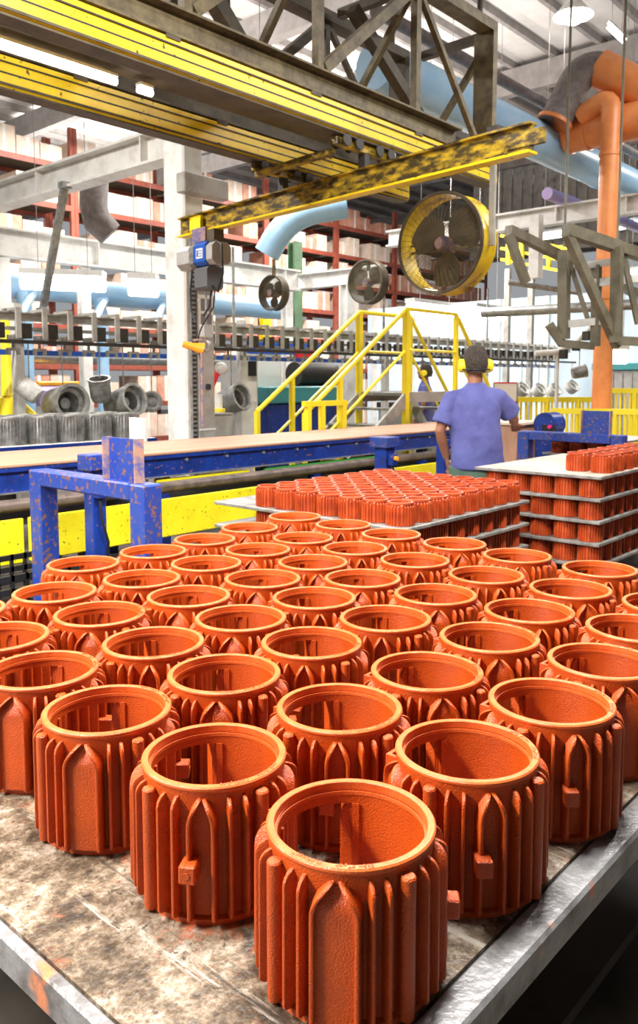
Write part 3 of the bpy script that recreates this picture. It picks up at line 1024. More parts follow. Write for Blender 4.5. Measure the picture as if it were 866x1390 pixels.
# ------------------------------------------------------------------ hanging drum fan
def drum_fan(c, R, label, group, hang=True):
    t = thing('drum_fan', c, label, 'fan', group)
    x, y, z = c
    d = R*.27
    MB().lathe([(R, -d), (R + .012, -d - .006), (R + .018, -d), (R + .005, -d + .02), (R, 0), (R + .005, d - .02), (R + .018, d), (R + .012, d + .006), (R, d), (R - .006, d), (R - .006, -d), (R, -d)], c=c, n=48, axis='x').build('drum', 'truss_dark' if not hang else 'yellow_worn', t)
    MB().lathe([(R - .004, -d - .012), (R + .02, -d - .012), (R + .022, -d + .004), (R - .004, -d + .004)], c=c, n=48, axis='x', closed=True).build('front_ring', 'truss_dark', t)
    # guard: rings and spokes
    g = MB()
    for rr in [R*k/22 for k in range(3, 23)]:
        bow = -d - .035*(1 - (rr/R)**2)
        g.lathe([(rr - .0016, bow), (rr, bow - .0016), (rr + .0016, bow), (rr, bow + .0016)], c=c, n=40, axis='x', closed=True)
    for k in range(44):
        a = 2*PI*k/44
        g.tube([(x - d - .035*(1 - (rr/R)**2), y + rr*math.cos(a), z + rr*math.sin(a)) for rr in (R*.14, R*.4, R*.7, R*.99)], .0018, 4, False)
    g.build('guard', 'wire', t)
    MB().lathe([(.001, -.10), (.05, -.10), (.065, -.07), (.065, .08), (.001, .08)], c=c, n=20, axis='x').build('motor', 'rust_edge', t)
    for k in range(3):
        a0 = 2*PI*k/3 + .5
        vs, n1, n2 = [], 7, 9
        for i in range(n1):
            rr = .06 + (R*.88 - .06)*i/(n1-1)
            half = math.radians(18 + 27*math.sin(PI*min(1, (i + .6)/(n1-.2))**.8))
            tw = math.radians(34 - 16*i/(n1-1))
            for j in range(n2):
                w = (j/(n2-1) - .5)*2
                aa = a0 + half*w
                vs.append((x + rr*half*w*math.tan(tw)*.55, y + rr*math.cos(aa), z + rr*math.sin(aa)))
        vs2 = vs + [(a_ + .005, b_, c_) for a_, b_, c_ in vs]
        n = n1*n2
        fs = []
        for i in range(n1-1):
            for j in range(n2-1):
                q = i*n2 + j
                fs += [(q, q+1, q+n2+1, q+n2), (n+q, n+q+n2, n+q+n2+1, n+q+1)]
        MB().add(vs2, fs, True).build('blade', 'truss_dark', t)
    for k in range(2):
        MB().bar((x + .04, y - (R - .01)*(1), z - .03 + .06*k), (x + .04, y + (R - .01), z - .03 + .06*k), .018, .018).build('motor_mount', 'truss', t)
    return t


fc = P(606, 332, D=6.75)
fan = drum_fan((fc.x, fc.y, fc.z), .385, 'yellow drum fan with wire guard hanging under the end of the crane truss', 'drum fans')
bp_ = Vector((fc.x + .02, fc.y - .405, 0))
MB().bar((bp_.x, bp_.y, fc.z - .05), (bp_.x, bp_.y, 3.45), .045, .03).build('hanger_bar', 'grey_steel', fan)
MB().bar((bp_.x, bp_.y, 3.40), (bp_.x, 3.765, 3.40), .04, .03).build('hanger_arm', 'grey_steel', fan)

# ------------------------------------------------------------------ main column beside the conveyor
cc = P(246, 400, Y=6.85)
ccx = 5.65
col = thing('hall_column', (ccx, 6.95, 0), 'thick pale column with peeling paint behind the conveyor', 'column')
MB().box((ccx - .15, 6.78, 0), (ccx + .12, 7.12, RZ - .76), .02).build('shaft', 'concrete', col)
MB().box((ccx - .10, 6.742, 0), (ccx - .04, 6.778, 3.0)).build('cable_ladder', 'galv', col)
for k in range(60):
    MB().box((ccx - .095, 6.735, .04 + k*.048), (ccx - .045, 6.741, .062 + k*.048)).build('ladder_rung', 'dark', col)
MB().box((ccx - .03, 6.72, 0), (ccx + .19, 6.778, 2.72), .006).build('steel_cladding', 'grey_steel', col)
for z in (.98, 2.35):
    MB().box((ccx - .035, 6.712, z), (ccx + .195, 6.7195, z + .02)).build('strap', 'white_steel', col)
MB().box((ccx + .06, 6.68, 1.42), (ccx + .11, 6.7195, 1.48), .008).build('socket', 'black', col)
MB().box((ccx - .28, 6.60, 3.42), (ccx + .32, 6.74, 3.62), .01).build('bracket', 'grey_steel', col)
nt = thing('notice_sheet', (ccx, 6.715, 1.9), 'white notice sheet with two grey pictures taped to the column', 'notice')
MB().box((ccx - .025, 6.708, 2.03), (ccx + .17, 6.7115, 2.42)).build('sheet', 'paper', nt)
MB().box((ccx + .0, 6.7055, 2.25), (ccx + .15, 6.7075, 2.38)).build('picture', 'print_grey', nt)
MB().box((ccx + .0, 6.7055, 2.06), (ccx + .15, 6.7075, 2.22)).build('picture', 'print_grey', nt)

# girders of the hall
def girder(name, p, q, w, h, mt, label, t=.03, posts=()):
    p, q = Vector(p), Vector(q)
    g = thing(name, (p + q)/2, label, 'girder')
    z = zz
    MB().bar(p + z*(h/2 - t/2), q + z*(h/2 - t/2), w, t).build('top_flange', mt, g)
    MB().bar(p - z*(h/2 - t/2), q - z*(h/2 - t/2), w, t).build('bottom_flange', mt, g)
    MB().bar(p, q, .02, h - 2*t).build('web', mt, g)
    for s in posts:
        c = p.lerp(q, s)
        e = Vector((.012, w*.45, h/2 - t)) if abs(q.x - p.x) > abs(q.y - p.y) else Vector((w*.45, .012, h/2 - t))
        MB().box(c - e, c + e).build('stiffener', mt, g)
    return g


girder('steel_girder', (5.65, 7.13, 4.04), (5.65, 16, 4.04), .24, .34, 'white_steel', 'big pale grey girder running from the column top into the hall', posts=(.05, .3, .55))
girder('steel_girder', (3.5, 11.0, 3.44), (11.7, 11.0, 3.44), .22, .40, 'white_steel', 'cream steel girder above the blue pipe, grimy on top', posts=(.2, .45, .7, .95))
girder('steel_girder', (11.85, 9.0, 3.44), (11.85, 11.1, 3.44), .2, .30, 'white_steel', 'short cream girder meeting the long one at a corner')
girder('steel_girder', (12.0, 3.0, 4.05), (12.0, 9.0, 4.05), .2, .28, 'white_steel', 'pale girder with stiffeners crossing before the orange drop pipe', posts=(.1, .28, .46, .64))
for (x, y, zt, w, lb, mt) in ((11.85, 9.85, 3.28, .24, 'pale steel column under the short cream girder', 'white_steel'), (11.42, 11.0, 3.22, .18, 'white post under the corner of the cream girders', 'white_steel'),
                          (7.0, 11.05, 3.22, .16, 'white post under the long cream girder by the hanger line', 'white_steel'), (12.6, 11.9, 4.4, .24, 'dark green column in front of the storage racks', 'green'),
                          (12.9, 13.1, 3.0, .2, 'yellow column standing before the storage racks', 'yellow_clean'), (5.65, 11.0, 3.22, .2, 'pale square post below the crossing girders', 'white_steel'), (4.55, 11.0, 3.2, .14, 'slim pale post under the long cream girder', 'white_steel')):
    g = thing('support_column', (x, y, 0), lb, 'column')
    MB().box((x - w/2, y - w/2, 0), (x + w/2, y + w/2, .02)).build('base_plate', mt, g)
    MB().ibeam((x, y, .02), (x, y, zt), w, w).build('shaft', mt, g) if False else MB().box((x - w/2, y - w*.42, .02), (x + w/2, y - w*.3, zt)).box((x - w/2, y + w*.3, .02), (x + w/2, y + w*.42, zt)).box((x - .02, y - w*.3, .02), (x + .02, y + w*.3, zt)).build('shaft', mt, g)
gb = thing('slant_brace', P(62, 420, D=10.6), 'grey slanting brace tying the big girder to the line below', 'brace')
MB().bar(P(88, 252, D=10.2), P(58, 422, D=10.6), .09, .05).build('brace_bar', 'galv', gb)
for s in (0, 1):
    q = P(88, 252, D=10.2) if s == 0 else P(58, 422, D=10.6)
    MB().box(q - Vector((.06, .06, .04)), q + Vector((.06, .06, .04))).build('end_plate', 'galv', gb)

# ------------------------------------------------------------------ blue, orange and grey ducts
def duct(name, pts, r, mt, label, rings=(), rmat=None, n=20):
    t = thing(name, Vector(pts[0]), label, 'duct')
    MB().tube(pts, r, n).build('pipe', mt, t)
    for (p, q) in rings:
        MB().tube([p, q], (r if not isinstance(r, list) else r[0]) * 1.06, n).build('collar', rmat or mt, t)
    return t


def elbow(p, q, r_, w, n=6):
    """points of a path p -> q -> r_ with the corner at q rounded by w"""
    p, q, r_ = Vector(p), Vector(q), Vector(r_)
    a, b = q + (p - q).normalized()*w, q + (r_ - q).normalized()*w
    return [p] + [(a*(1-k/n)**2 + q*2*(k/n)*(1-k/n) + b*(k/n)**2) for k in range(n+1)] + [r_]


duct('blue_duct', [(6.8, 5.3, 4.72), (23, 5.3, 4.72)], .25, 'light_blue', 'thick pale blue duct running away beneath the roof cladding', [((x, 5.3, 4.72), (x + .05, 5.3, 4.72)) for x in (12.4, 13.9, 15.4)])
duct('purple_pipe', [(11.6, 5.75, 4.31), (23, 5.75, 4.31)], .09, 'purple', 'thin purplish pipe below the pale blue duct')
duct('roof_pipe', [(6.8, 5.3, 5.25), (23, 5.3, 5.25)], .07, 'duct_grey', 'thin grey pipe above the pale blue duct')
ex = thing('extraction_duct', (10.7, 4.3, 4.8), 'orange extraction duct with a tall drop pipe and a sooty grey bend on top', 'duct')
MB().tube([(10.7, 5.03, 4.82), (10.7, 2.2, 4.82)], .24, 22).build('cross_pipe', 'orange_duct', ex)
for y in (5.0, 4.75, 4.35):
    MB().tube([(10.7, y, 4.82), (10.7, y - .04, 4.82)], .256, 22).build('collar', 'orange_duct', ex)
MB().tube(elbow((10.46, 4.75, 4.95), (10.42, 4.32, 5.12), (10.42, 4.32, .0), .22), .125, 18).build('drop_pipe', 'orange_duct', ex)
for z in (4.4, 2.6):
    MB().tube([(10.42, 4.32, z), (10.42, 4.32, z - .04)], .134, 18).build('collar', 'orange_duct', ex)
ga, gb_, gc = P(752, 168, D=11.0), P(795, 82, D=11.0), P(905, 140, D=10.6)
MB().tube(elbow(ga, gb_, gc, .35), .21, 20).build('sooty_bend', 'duct_grey', ex)['label'] = 'sooty grey bend'
MB().tube([P(812, 92, D=10.95), P(905, 140, D=10.6)], .235, 20).build('sleeve', 'orange_duct', ex)
MB().tube([ga, ga.lerp(gb_, .05)], .235, 20).build('collar', 'orange_duct', ex)
bpp = duct('blue_pipe', [(3.6, 12.0, 2.98), (12.3, 12.0, 2.98)], .205, 'light_blue', 'long sky blue pipe in front of the storage racks', [((x, 12.0, 2.98), (x + .04, 12.0, 2.98)) for x in (6.5, 9.5, 11.8)])
for u in (39, 142):
    q = P(u, 480, Y=11.7)
    MB().tube([(q.x, 11.75, 0), (q.x, 11.75, 2.6), (q.x, 11.85, 2.85)], .10, 12).build('down_pipe', 'light_blue', bpp)
for x in (6.6, 7.9, 9.1):
    MB().tube([(x, 11.85, 2.86), (x - .5, 11.4, 2.45)], .07, 12).build('branch_pipe', 'light_blue', bpp)
ba, bb, bc = P(470, 278, D=12.5), P(392, 292, D=12.5), P(362, 345, D=12.6)
duct('blue_bend', elbow(ba, bb, bc, .45), .2, 'light_blue', 'sky blue duct bending down behind the crane bridge')
duct('silver_pipe', [P(655, 425, D=13), P(900, 411, D=11.2)], .075, 'galv', 'bare silver pipe crossing above the hanging line')
duct('flex_duct', [P(128, 245, D=11.25), P(127, 280, D=11.25), P(132, 300, D=11.25), P(150, 318, D=11.3)], [.19, .19, .2, .18], 'duct_grey', 'ribbed grey flexible duct beneath the big girder', n=14)
duct('grey_pipe', [(5, 13.4, 1.92), (16, 13.4, 1.92)], .11, 'galv', 'long grey pipe low in front of the storage racks')

# ------------------------------------------------------------------ overhead hanger line
HLY, HLZ = 8.25, 2.06
hl = thing('hanger_line', (8, HLY, HLZ), 'overhead conveyor track carrying a row of hook carriers', 'conveyor track')
MB().ibeam((3.2, HLY, HLZ + .14), (18.0, HLY, HLZ + .14), .08, .09).build('track', 'grey_steel', hl)
MB().box((3.2, HLY - .16, HLZ - .155), (18.0, HLY - .13, HLZ - .115)).build('guide_rail', 'dark', hl)
MB().box((3.2, HLY + .13, HLZ + .0), (18.0, HLY + .16, HLZ + .04)).build('guide_rail', 'grey_steel', hl)
MB().box((3.2, HLY + .34, HLZ - .26), (18.0, HLY + .38, HLZ - .20)).build('guide_rail', 'hoist_blue', hl)
for x in (4.168, 7.522, 10.877, 14.232):
    MB().tube([(x, HLY, HLZ + .18), (x, HLY, 3.3)], .02, 8).build('track_hanger', 'galv', hl)
    MB().box((x + .3, HLY + .18, 0), (x + .40, HLY + .28, HLZ + .3)).build('track_post', 'white_steel', hl)
CARR = MB()
CARR.box((-.028, -.19, -.10), (.028, -.165, .22)).box((-.028, -.165, .19), (.028, .12, .22)).box((-.025, -.12, -.12), (.025, .03, -.06))
CARR.tube([(0, -.05, -.12), (0, -.05, -.2)], .018, 6).box((-.07, -.075, -.23), (.07, -.03, -.2)).box((-.07, -.075, -.27), (-.045, -.03, -.23)).box((.045, -.075, -.27), (.07, -.03, -.23))
CARR = CARR.mesh('hook_carrier')
CARR.materials.append(M['grey_steel'])
DRK = shade(MB().box((.05, -.15, -.10), (.17, -.05, .06)).mesh('carrier_block'), 'dark')
for k in range(46):
    x = 3.1 + k * .305
    t = thing('hook_carrier', (x, HLY, HLZ), 'grey hook carrier hanging in the overhead line', 'hook', 'hook carriers on the overhead line')
    put('bracket', CARR, t)
    put('roller_block', DRK, t)

# castings that hang from the line or lie on the table beneath it
GREY = small_mesh('grey_casting', 'cast_grey', h=.26, d=.27, fin=.145, nf=30, seg=30)
PALE = small_mesh('pale_casting', 'cast_pale', h=.19, d=.20, fin=.11, nf=20, seg=20)
tb = thing('casting_table', (4.6, 7.55, 0), 'blue-edged table under a row of raw grey castings', 'table')
MB().box((2.6, 6.9, .88), (5.18, 7.72, .925), .004).build('table_top', 'white_steel', tb)
MB().box((2.6, 6.88, .87), (5.18, 6.899, .92)).build('table_edge', 'blue', tb)
for x in (2.7, 5.0):
    for y in (6.97, 7.6):
        MB().box((x, y, 0), (x + .07, y + .07, .88)).build('leg', 'blue', tb)
for j in range(2):
    for i in range(7):
        o = put('grey_casting', GREY, None, (3.05 + i*.31 + random.uniform(-.008, .008), 7.10 + j*.34, .926), random.uniform(0, 6))
        tag(o, 'raw grey finned casting standing on the blue-edged table', 'casting', 'grey castings on the blue-edged table')


def bell(u, v, D, dia, dirv, label, length=None, mt='cast_grey', ztop=None):
    """an open-ended drum casting hung from the overhead line on a rod"""
    c = P(u, v, Y=HLY - .05) if D is None else P(u, v, D=D)
    r = dia/2
    ln = length or dia*1.1
    d = Vector(dirv).normalized()
    t = thing('hanging_casting', c, label, 'casting', 'raw castings hung from the overhead line')
    ref = Vector((0, 0, 1))
    a = (ref - d*ref.dot(d)).normalized(); b = d.cross(a)
    def ring(rr, s): return [c + d*s + (a*math.cos(2*PI*k/28) + b*math.sin(2*PI*k/28))*rr for k in range(28)]
    MB().loft([ring(r*.45, -ln*.5), ring(r*.82, -ln*.48), ring(r*.95, -ln*.3), ring(r, ln*.42), ring(r*1.06, ln*.44), ring(r*1.06, ln*.5), ring(r*.88, ln*.5), ring(r*.84, ln*.3), ring(r*.62, ln*.28), ring(r*.6, -ln*.2)], True).build('casting_body', mt, t)
    MB().loft([ring(r*.3, ln*.1), ring(r*.3, -ln*.1)]).build('hub', mt, t)
    top = c + Vector((0, 0, r*1.0))
    MB().tube([top, Vector((top.x, top.y, ztop or HLZ - .12))], .008, 6).build('hanging_rod', 'galv', t)
    return t


rt = R2*.6 - F2*.6
bell(86, 548, None, .40, R2*.7 - F2*.7 + zz*.1, 'big raw grey drum casting with its bore turned to the column')
bell(136, 529, None, .25, zz*.9 - F2*.3, 'upright dark grey drum casting beside the tilted ones')
bell(168, 547, None, .37, R2*.75 - F2*.5 + zz*.25, 'tilted raw grey drum casting hung next to the fan-like one')
bell(206, 545, None, .25, R2*.2 - F2, 'round dark ring casting hung just before the column', length=.1)
bell(314, 544, None, .37, R2*.75 - F2*.5 + zz*.3, 'raw grey drum casting hung past the column by the cabinet')
bell(40, 530, None, .22, -R2*.5 + zz*.4, 'pale blurred drum casting hung by the yellow robot arm', mt='cast_pale')
for k, (u, v) in enumerate(((708, 530), (731, 531), (752, 531), (776, 526))):
    bell(u, v, None, .31, (R2*.4 + zz*.5 - F2*.5), 'small pale casting hanging from the line before the blue partition', mt='cast_pale', length=.2)
bell(786, 505, 12.8, .2, R2 + zz*.2, 'small dark drum casting at the curve of the hanging line', ztop=P(786, 459, D=12.8).z)

# ------------------------------------------------------------------ yellow stair bridge
yb = thing('stair_bridge', (9.2, 6.75, 0), 'yellow-railed crossover stairs with a grey platform behind the conveyor', 'stairs')
YN, YF_, DZ, RZ_ = 6.36, 7.16, 1.36, 2.46
XA, XB, XC, XD = 6.9, 8.88, 10.1, 11.15
def post(x, y, z0, z1, w=.055): MB().box((x - w/2, y - w/2, z0), (x + w/2, y + w/2, z1)).build('rail_post', 'yellow_clean', yb)
for y in (YN, YF_):
    post(XB, y, 0, RZ_ - .01, .075)
    post(XC, y, 0, RZ_ - .01)
    post(XA, y, 0, 1.14)
    post(XA + .62, y, 0, 1.54)
    MB().tube([(XA, y, 1.14), (XB, y, RZ_), (XC, y, RZ_), (XD, y, 1.32), (XD, y, .0)], .03, 10).build('hand_rail', 'yellow_clean', yb)
    MB().tube([(XA, y, .62), (XB, y, 1.92), (XC, y, 1.92), (XD, y, .82)], .02, 8).build('mid_rail', 'yellow_clean', yb)
    MB().bar((XA + .1, y, .0), (XB + .05, y, DZ - .06), .04, .17).build('stringer', 'grey_steel', yb)
    MB().bar((XD, y, .0), (XC - .02, y, DZ - .06), .04, .17).build('stringer', 'grey_steel', yb)
    MB().box((XB - .02, y - .025, DZ - .14), (XC + .02, y + .025, DZ)).build('deck_beam', 'grey_steel', yb)
MB().tube([(XC, YN, RZ_), (XC, YF_, RZ_)], .001, 6).build('hand_rail', 'yellow_clean', yb) if False else None
MB().box((XB, YN + .026, DZ - .05), (XC, YF_ - .026, DZ - .01)).build('deck', 'galv', yb)
for k in range(6):
    f = (k + .6)/6.6
    x = XA + .1 + (XB - XA - .1)*f
    MB().box((x - .13, YN + .022, DZ*f - .03), (x + .13, YF_ - .022, DZ*f)).build('tread', 'galv', yb)
for k in range(5):
    f = (k + .6)/5.6
    x = XD - (XD - XC)*f
    MB().box((x - .11, YN + .022, DZ*f - .03), (x + .11, YF_ - .022, DZ*f)).build('tread', 'galv', yb)
gt = thing('low_barrier', (7.2, 6.28, 0), 'low yellow tube barrier at the foot of the stair bridge', 'barrier')
for (u) in (418, 437, 466):
    q = P(u, 565, Y=6.28)
    MB().box((q.x - .03, 6.25, 0), (q.x + .03, 6.31, 1.22)).build('barrier_post', 'yellow_clean', gt)
q0, q1 = P(412, 548, Y=6.28), P(470, 548, Y=6.28)
MB().box((q0.x, 6.25, 1.22), (q1.x, 6.31, 1.28)).build('barrier_rail', 'yellow_clean', gt)

# ------------------------------------------------------------------ storage racks with cartons
RY = 15.0
cr = random.Random(3)
for b in range(7):
    x0 = 6.6 + b*2.75
    rk = thing('pallet_rack', (x0 + 1.35, RY + .5, 0), '%s red-brown pallet rack bay counting from the big pale girder' % NTH[b], 'rack', 'pallet rack bays')
    for x in (x0, x0 + 2.66):
        for y in (RY, RY + 1.0):
            MB().box((x, y, 0), (x + .08, y + .08, 6.6)).build('upright', 'rack_red', rk)
    for l in range(8):
        z = .25 + l*.8
        for y in (RY, RY + 1.0):
            MB().box((x0 + .08, y, z - .11), (x0 + 2.66, y + .05, z)).build('shelf_beam', 'rack_red', rk)
        MB().box((x0 + .08, RY + .05, z - .03), (x0 + 2.66, RY + 1.0, z - .002)).build('shelf_deck', 'truss_dark', rk)
        n = 5
        xx = x0 + .12
        for i in range(n):
            w = cr.uniform(.40, .5)
            h = cr.uniform(.30, .60)
            if cr.random() < .12: xx += .5; continue
            pale = cr.random() < .62
            t = thing('carton', (xx + w/2, RY + .4, z), ('pale cream' if pale else 'reddish brown') + ' carton on the %s shelf up of the %s pallet rack bay' % (NTH[l], NTH[b]), 'carton', 'cartons on the pallet racks')
            MB().box((xx, RY + .06, z), (xx + w, RY + .8, z + h)).build('carton_body', 'carton_cream' if pale else 'carton_pink', t)
            MB().box((xx + w*.42, RY + .056, z), (xx + w*.58, RY + .0595, z + h)).build('tape', 'paper', t)
            xx += w + .02

# ------------------------------------------------------------------ steel platform structure on the right
st = thing('steel_platform', (9.4, 4.0, 2.0), 'olive-brown trussed steel structure behind the orange drop pipe', 'steel structure')
def sbar(u0, v0, d0, u1, v1, d1, w, mt='olive_steel'):
    MB().bar(P(u0, v0, D=d0*.75), P(u1, v1, D=d1*.75), w*.58).build('member', mt, st)
sbar(768, 312, 12.3, 900, 356, 13.5, .22)
sbar(690, 312, 14.2, 870, 402, 17, .20)
sbar(770, 318, 12.3, 838, 470, 12.9, .16)
sbar(690, 318, 13.9, 714, 384, 14, .17)
sbar(766, 340, 13.2, 765, 460, 13.2, .2)
sbar(838, 336, 12.8, 836, 465, 12.8, .2)
sbar(810, 360, 13.2, 808, 470, 13.2, .16)
sbar(846, 345, 13, 866, 440, 13, .1)
sbar(773, 355, 13.2, 800, 440, 13.2, .08)
sbar(745, 440, 13.2, 764, 468, 13.2, .16)
sbar(762, 466, 13.2, 806, 470, 13.2, .15)
sbar(836, 462, 12.8, 905, 466, 12.8, .17)
sbar(770, 440, 13.2, 815, 436, 13.2, .15, 'white_steel')
sbar(800, 385, 13.2, 900, 374, 13.2, .16, 'white_steel')
sbar(780, 363, 13.2, 850, 352, 13.2, .14, 'white_steel')
for u in (766, 838):
    q = P(u, 335, D=9.7)
    MB().tube([q, (q.x, q.y, RZ)], .015, 6).build('hanger_rod', 'olive_steel', st)
pd = thing('white_dropper', P(728, 380, D=11.9), 'white square dropper hanging from the pale girder', 'post')
MB().bar(P(728, 292, D=11.95), P(727, 378, D=11.95), .15).build('dropper', 'white_steel', pd)
MB().tube([P(690, 383, D=11.95), P(790, 398, D=11.95)], .04, 8).build('cross_pipe', 'galv', pd)
# curved end of the hanging line
ct = thing('curved_track', P(760, 480, D=12.8), 'curved pale end of the hanging line sweeping upward', 'conveyor track')
MB().tube([P(u, v, D=12.8) for u, v in ((726, 480), (755, 478), (780, 466), (798, 448), (812, 428), (830, 412))], .045, 8).build('track', 'white_steel', ct)
q = P(757, 477, D=12.8)
MB().tube([q, (q.x, q.y, 0)], .03, 8).build('track_post', 'white_steel', ct)
for u, v in ((765, 481), (782, 470), (796, 456), (808, 440)):
    q = P(u, v, D=12.75)
    MB().box(q - Vector((.05, .05, .07)), q + Vector((.05, .05, .07))).build('carrier_block', 'dark', ct)
mz = thing('mezzanine_rail', P(720, 350, D=18), 'pale yellow mezzanine railing beyond the white dropper', 'railing')
for v in (330, 347, 362):
    MB().bar(P(680, v - 10, D=19), P(772, v + 8, D=18), .06).build('rail', 'yellow_clean', mz)
for u in (690, 708, 745, 762):
    MB().bar(P(u, 325 + (u - 680)*.1, D=18.6), P(u, 358 + (u - 680)*.1, D=18.6), .08).build('rail_post', 'yellow_clean', mz)
for u in (690, 722):
    q = P(u, 365, D=18.6)
    MB().bar(q, (q.x, q.y, 0), .12).build('leg', 'grey_steel', mz)

# bright fluorescent battens of the hall
def batten(u0, v0, u1, v1, D, label, r=.06, D1=None):
    p, q = P(u0, v0, D=D), P(u1, v1, D=D1 or D)
    return tube_lamp(p, q, label, 'fluorescent battens in the hall', r=r, rods=True)
def batten_x(u0, v0, u1, Y, label, r):
    p, q = P(u0, v0, Y=Y), P(u1, v0, Y=Y)
    q.z = p.z
    return tube_lamp(p, q, label, 'fluorescent battens in the hall', r=r, rods=True)
batten_x(556, 418, 622, 9.3, 'glaring white fluorescent batten above the stair platform', .10)
batten_x(640, 424, 682, 8.9, 'glaring white fluorescent batten near the silver pipe', .10)
batten(30, 383, 142, 387, 11.6, 'glaring white fluorescent batten in front of the sky blue pipe', .10)
batten(176, 391, 214, 393, 11.6, 'short glaring fluorescent batten beside the column', .11)
batten(732, 322, 766, 317, 16, 'slim fluorescent batten beyond the white dropper', .06)
batten(834, 309, 880, 301, 16, 'slim fluorescent batten beside the orange drop pipe', .06)
batten(852, 372, 880, 367, 16, 'slim fluorescent batten beyond the olive structure', .06)
batten(826, 485, 850, 485, 14.6, 'oval white lamp above the yellow fence', .12)
batten(826, 35, 848, 56, 15, 'slim roof batten above the sooty duct', .05)
for (u, v, D, lb) in ((778, 22, 15.5, 'glaring high bay lamp under the roof'), (545, 302, 18, 'small high bay lamp above the fan')):
    if lb[0] == 's': continue
    c = P(u, v, D=D)
    t = thing('high_bay_lamp', c, lb, 'lamp')
    MB().lathe([(.08, .34), (.14, .25), (.34, .02), (.36, 0), (.33, .02)], c=c, n=24).build('lamp_shade', 'white_steel', t)
    MB().ball(c + Vector((0, 0, .05)), .2).build('bulb', 'bay_glow', t)
    MB().tube([c + zz*.3, (c.x, c.y, RZ)], .015, 6).build('hanger_rod', 'galv', t)

# ------------------------------------------------------------------ machines and small things behind the conveyor
q = P(325, 560, D=12.2)
cb = thing('control_cabinet', (q.x, q.y, 0), 'pale grey control cabinet with a dark screen behind the column', 'cabinet')
MB().box((q.x - .2, q.y - .2, 0), (q.x + .2, q.y + .2, 1.9), .01).build('body', 'hoist_grey', cb)
MB().box((q.x - .2, q.y - .215, .1), (q.x + .17, q.y - .2005, 1.85)).build('door', 'white_steel', cb)
MB().box((q.x - .02, q.y - .23, 1.58), (q.x + .14, q.y - .2155, 1.8)).build('screen', 'black', cb)
MB().box((q.x - .1, q.y - .22, 1.2), (q.x + .15, q.y - .2155, 1.5)).build('instruction_sheet', 'paper', cb)
q = Vector((6.1, 7.0, 0))
bx = thing('steel_box', (q.x, q.y, 0), 'plain grey steel box at the foot of the column', 'box')
MB().box((q.x - .13, q.y - .13, 0), (q.x + .13, q.y + .13, 1.13), .01).build('body', 'grey_steel', bx)
MB().box((q.x - .14, q.y - .14, 1.13), (q.x + .14, q.y + .14, 1.15)).build('lid', 'galv', bx)
q = P(296, 530, D=9.75)
ap = thing('spray_arm', (q.x, q.y, 0), 'red and white spray arm with yellow foot beside the column', 'machine arm')
MB().tube([(q.x, q.y, 0), (q.x, q.y, 1.35)], .05, 10).build('stand', 'white_steel', ap)
MB().tube([(q.x, q.y, 1.14), (q.x, q.y, 1.18)], .085, 12).build('collar', 'yellow_clean', ap)
MB().tube([P(286, 527, D=9), P(293, 510, D=9), P(300, 500, D=9)], .035, 8).build('arm', 'red', ap)
MB().ball(P(300, 500, D=9), .07).build('head', 'cast_pale', ap)
q = P(6, 480, D=9.3)
ra = thing('robot_arm', (q.x, q.y, 0), 'bright yellow robot arm beside the hanging castings', 'machine arm')
MB().tube([(q.x, q.y, 0), (q.x, q.y, .9)], .16, 16).build('base', 'dark', ra)
MB().tube([(q.x, q.y, .9), P(12, 540, D=9.3)], .12, 14).build('shoulder', 'yellow_clean', ra)
MB().tube([P(14, 538, D=9.3), P(8, 430, D=9.4)], [.10, .06], 12).build('upper_arm', 'yellow_clean', ra)
MB().tube([P(14, 538, D=9.3), P(52, 568, D=9.1)], [.06, .03], 12).build('forearm', 'yellow_clean', ra)
q = P(98, 577, D=7.1)
wp = thing('white_wedge', P(191, 590, D=7.0), 'plain white guard plate standing behind the conveyor', 'plate')
a = P(186, 590, Y=6.5)
MB().box((a.x - .02, a.y - .14, .3), (a.x + .02, a.y + .10, 1.16), .004).build('plate', 'paper', wp)
MB().box((a.x - .02, a.y - .1, 0), (a.x + .02, a.y + .06, .3)).build('foot', 'galv', wp)

# machines under and beyond the stairs
q = P(376, 540, D=13.3)
mc = thing('blue_machine', (q.x, q.y, 0), 'blue machine bed with teal trough and white guard panels', 'machine')
MB().box((q.x - .5, q.y - .3, 0), (q.x + 1.3, q.y + .5, 1.15), .02).build('bed', 'blue', mc)
MB().box((q.x - .55, q.y - .36, 1.151), (q.x + 1.2, q.y + .3, 1.42), .02).build('trough', 'teal', mc)
MB().box((q.x - .5, q.y + .2, 1.42), (q.x + .3, q.y + .26, 1.95)).build('guard_panel', 'paper', mc)
MB().box((q.x - .5, q.y + .18, 1.95), (q.x + 1.3, q.y + .28, 2.15)).build('guard_frame', 'hoist_blue', mc)
MB().tube([(q.x + .3, q.y - .1, 1.62), (q.x + 1.2, q.y - .1, 1.62)], .2, 16).build('drum', 'dark', mc)
MB().box((q.x + .6, q.y + .1, 1.8), (q.x + 1.1, q.y + .16, 2.05)).build('warning_panel', 'red', mc)
q = P(560, 560, D=15.0)
mc = thing('dark_machine', (q.x, q.y, 0), 'dark machine with yellow door standing beyond the stair platform', 'machine')
MB().box((q.x - .4, q.y - .3, 0), (q.x + .6, q.y + .5, 1.0), .02).build('body', 'grey_steel', mc)
MB().box((q.x - .45, q.y - .35, 1.0), (q.x + .65, q.y + .5, 1.12), .01).build('cover', 'dark', mc)
MB().box((q.x - .1, q.y - .32, .5), (q.x + .2, q.y - .3005, .9)).build('door', 'yellow_clean', mc)

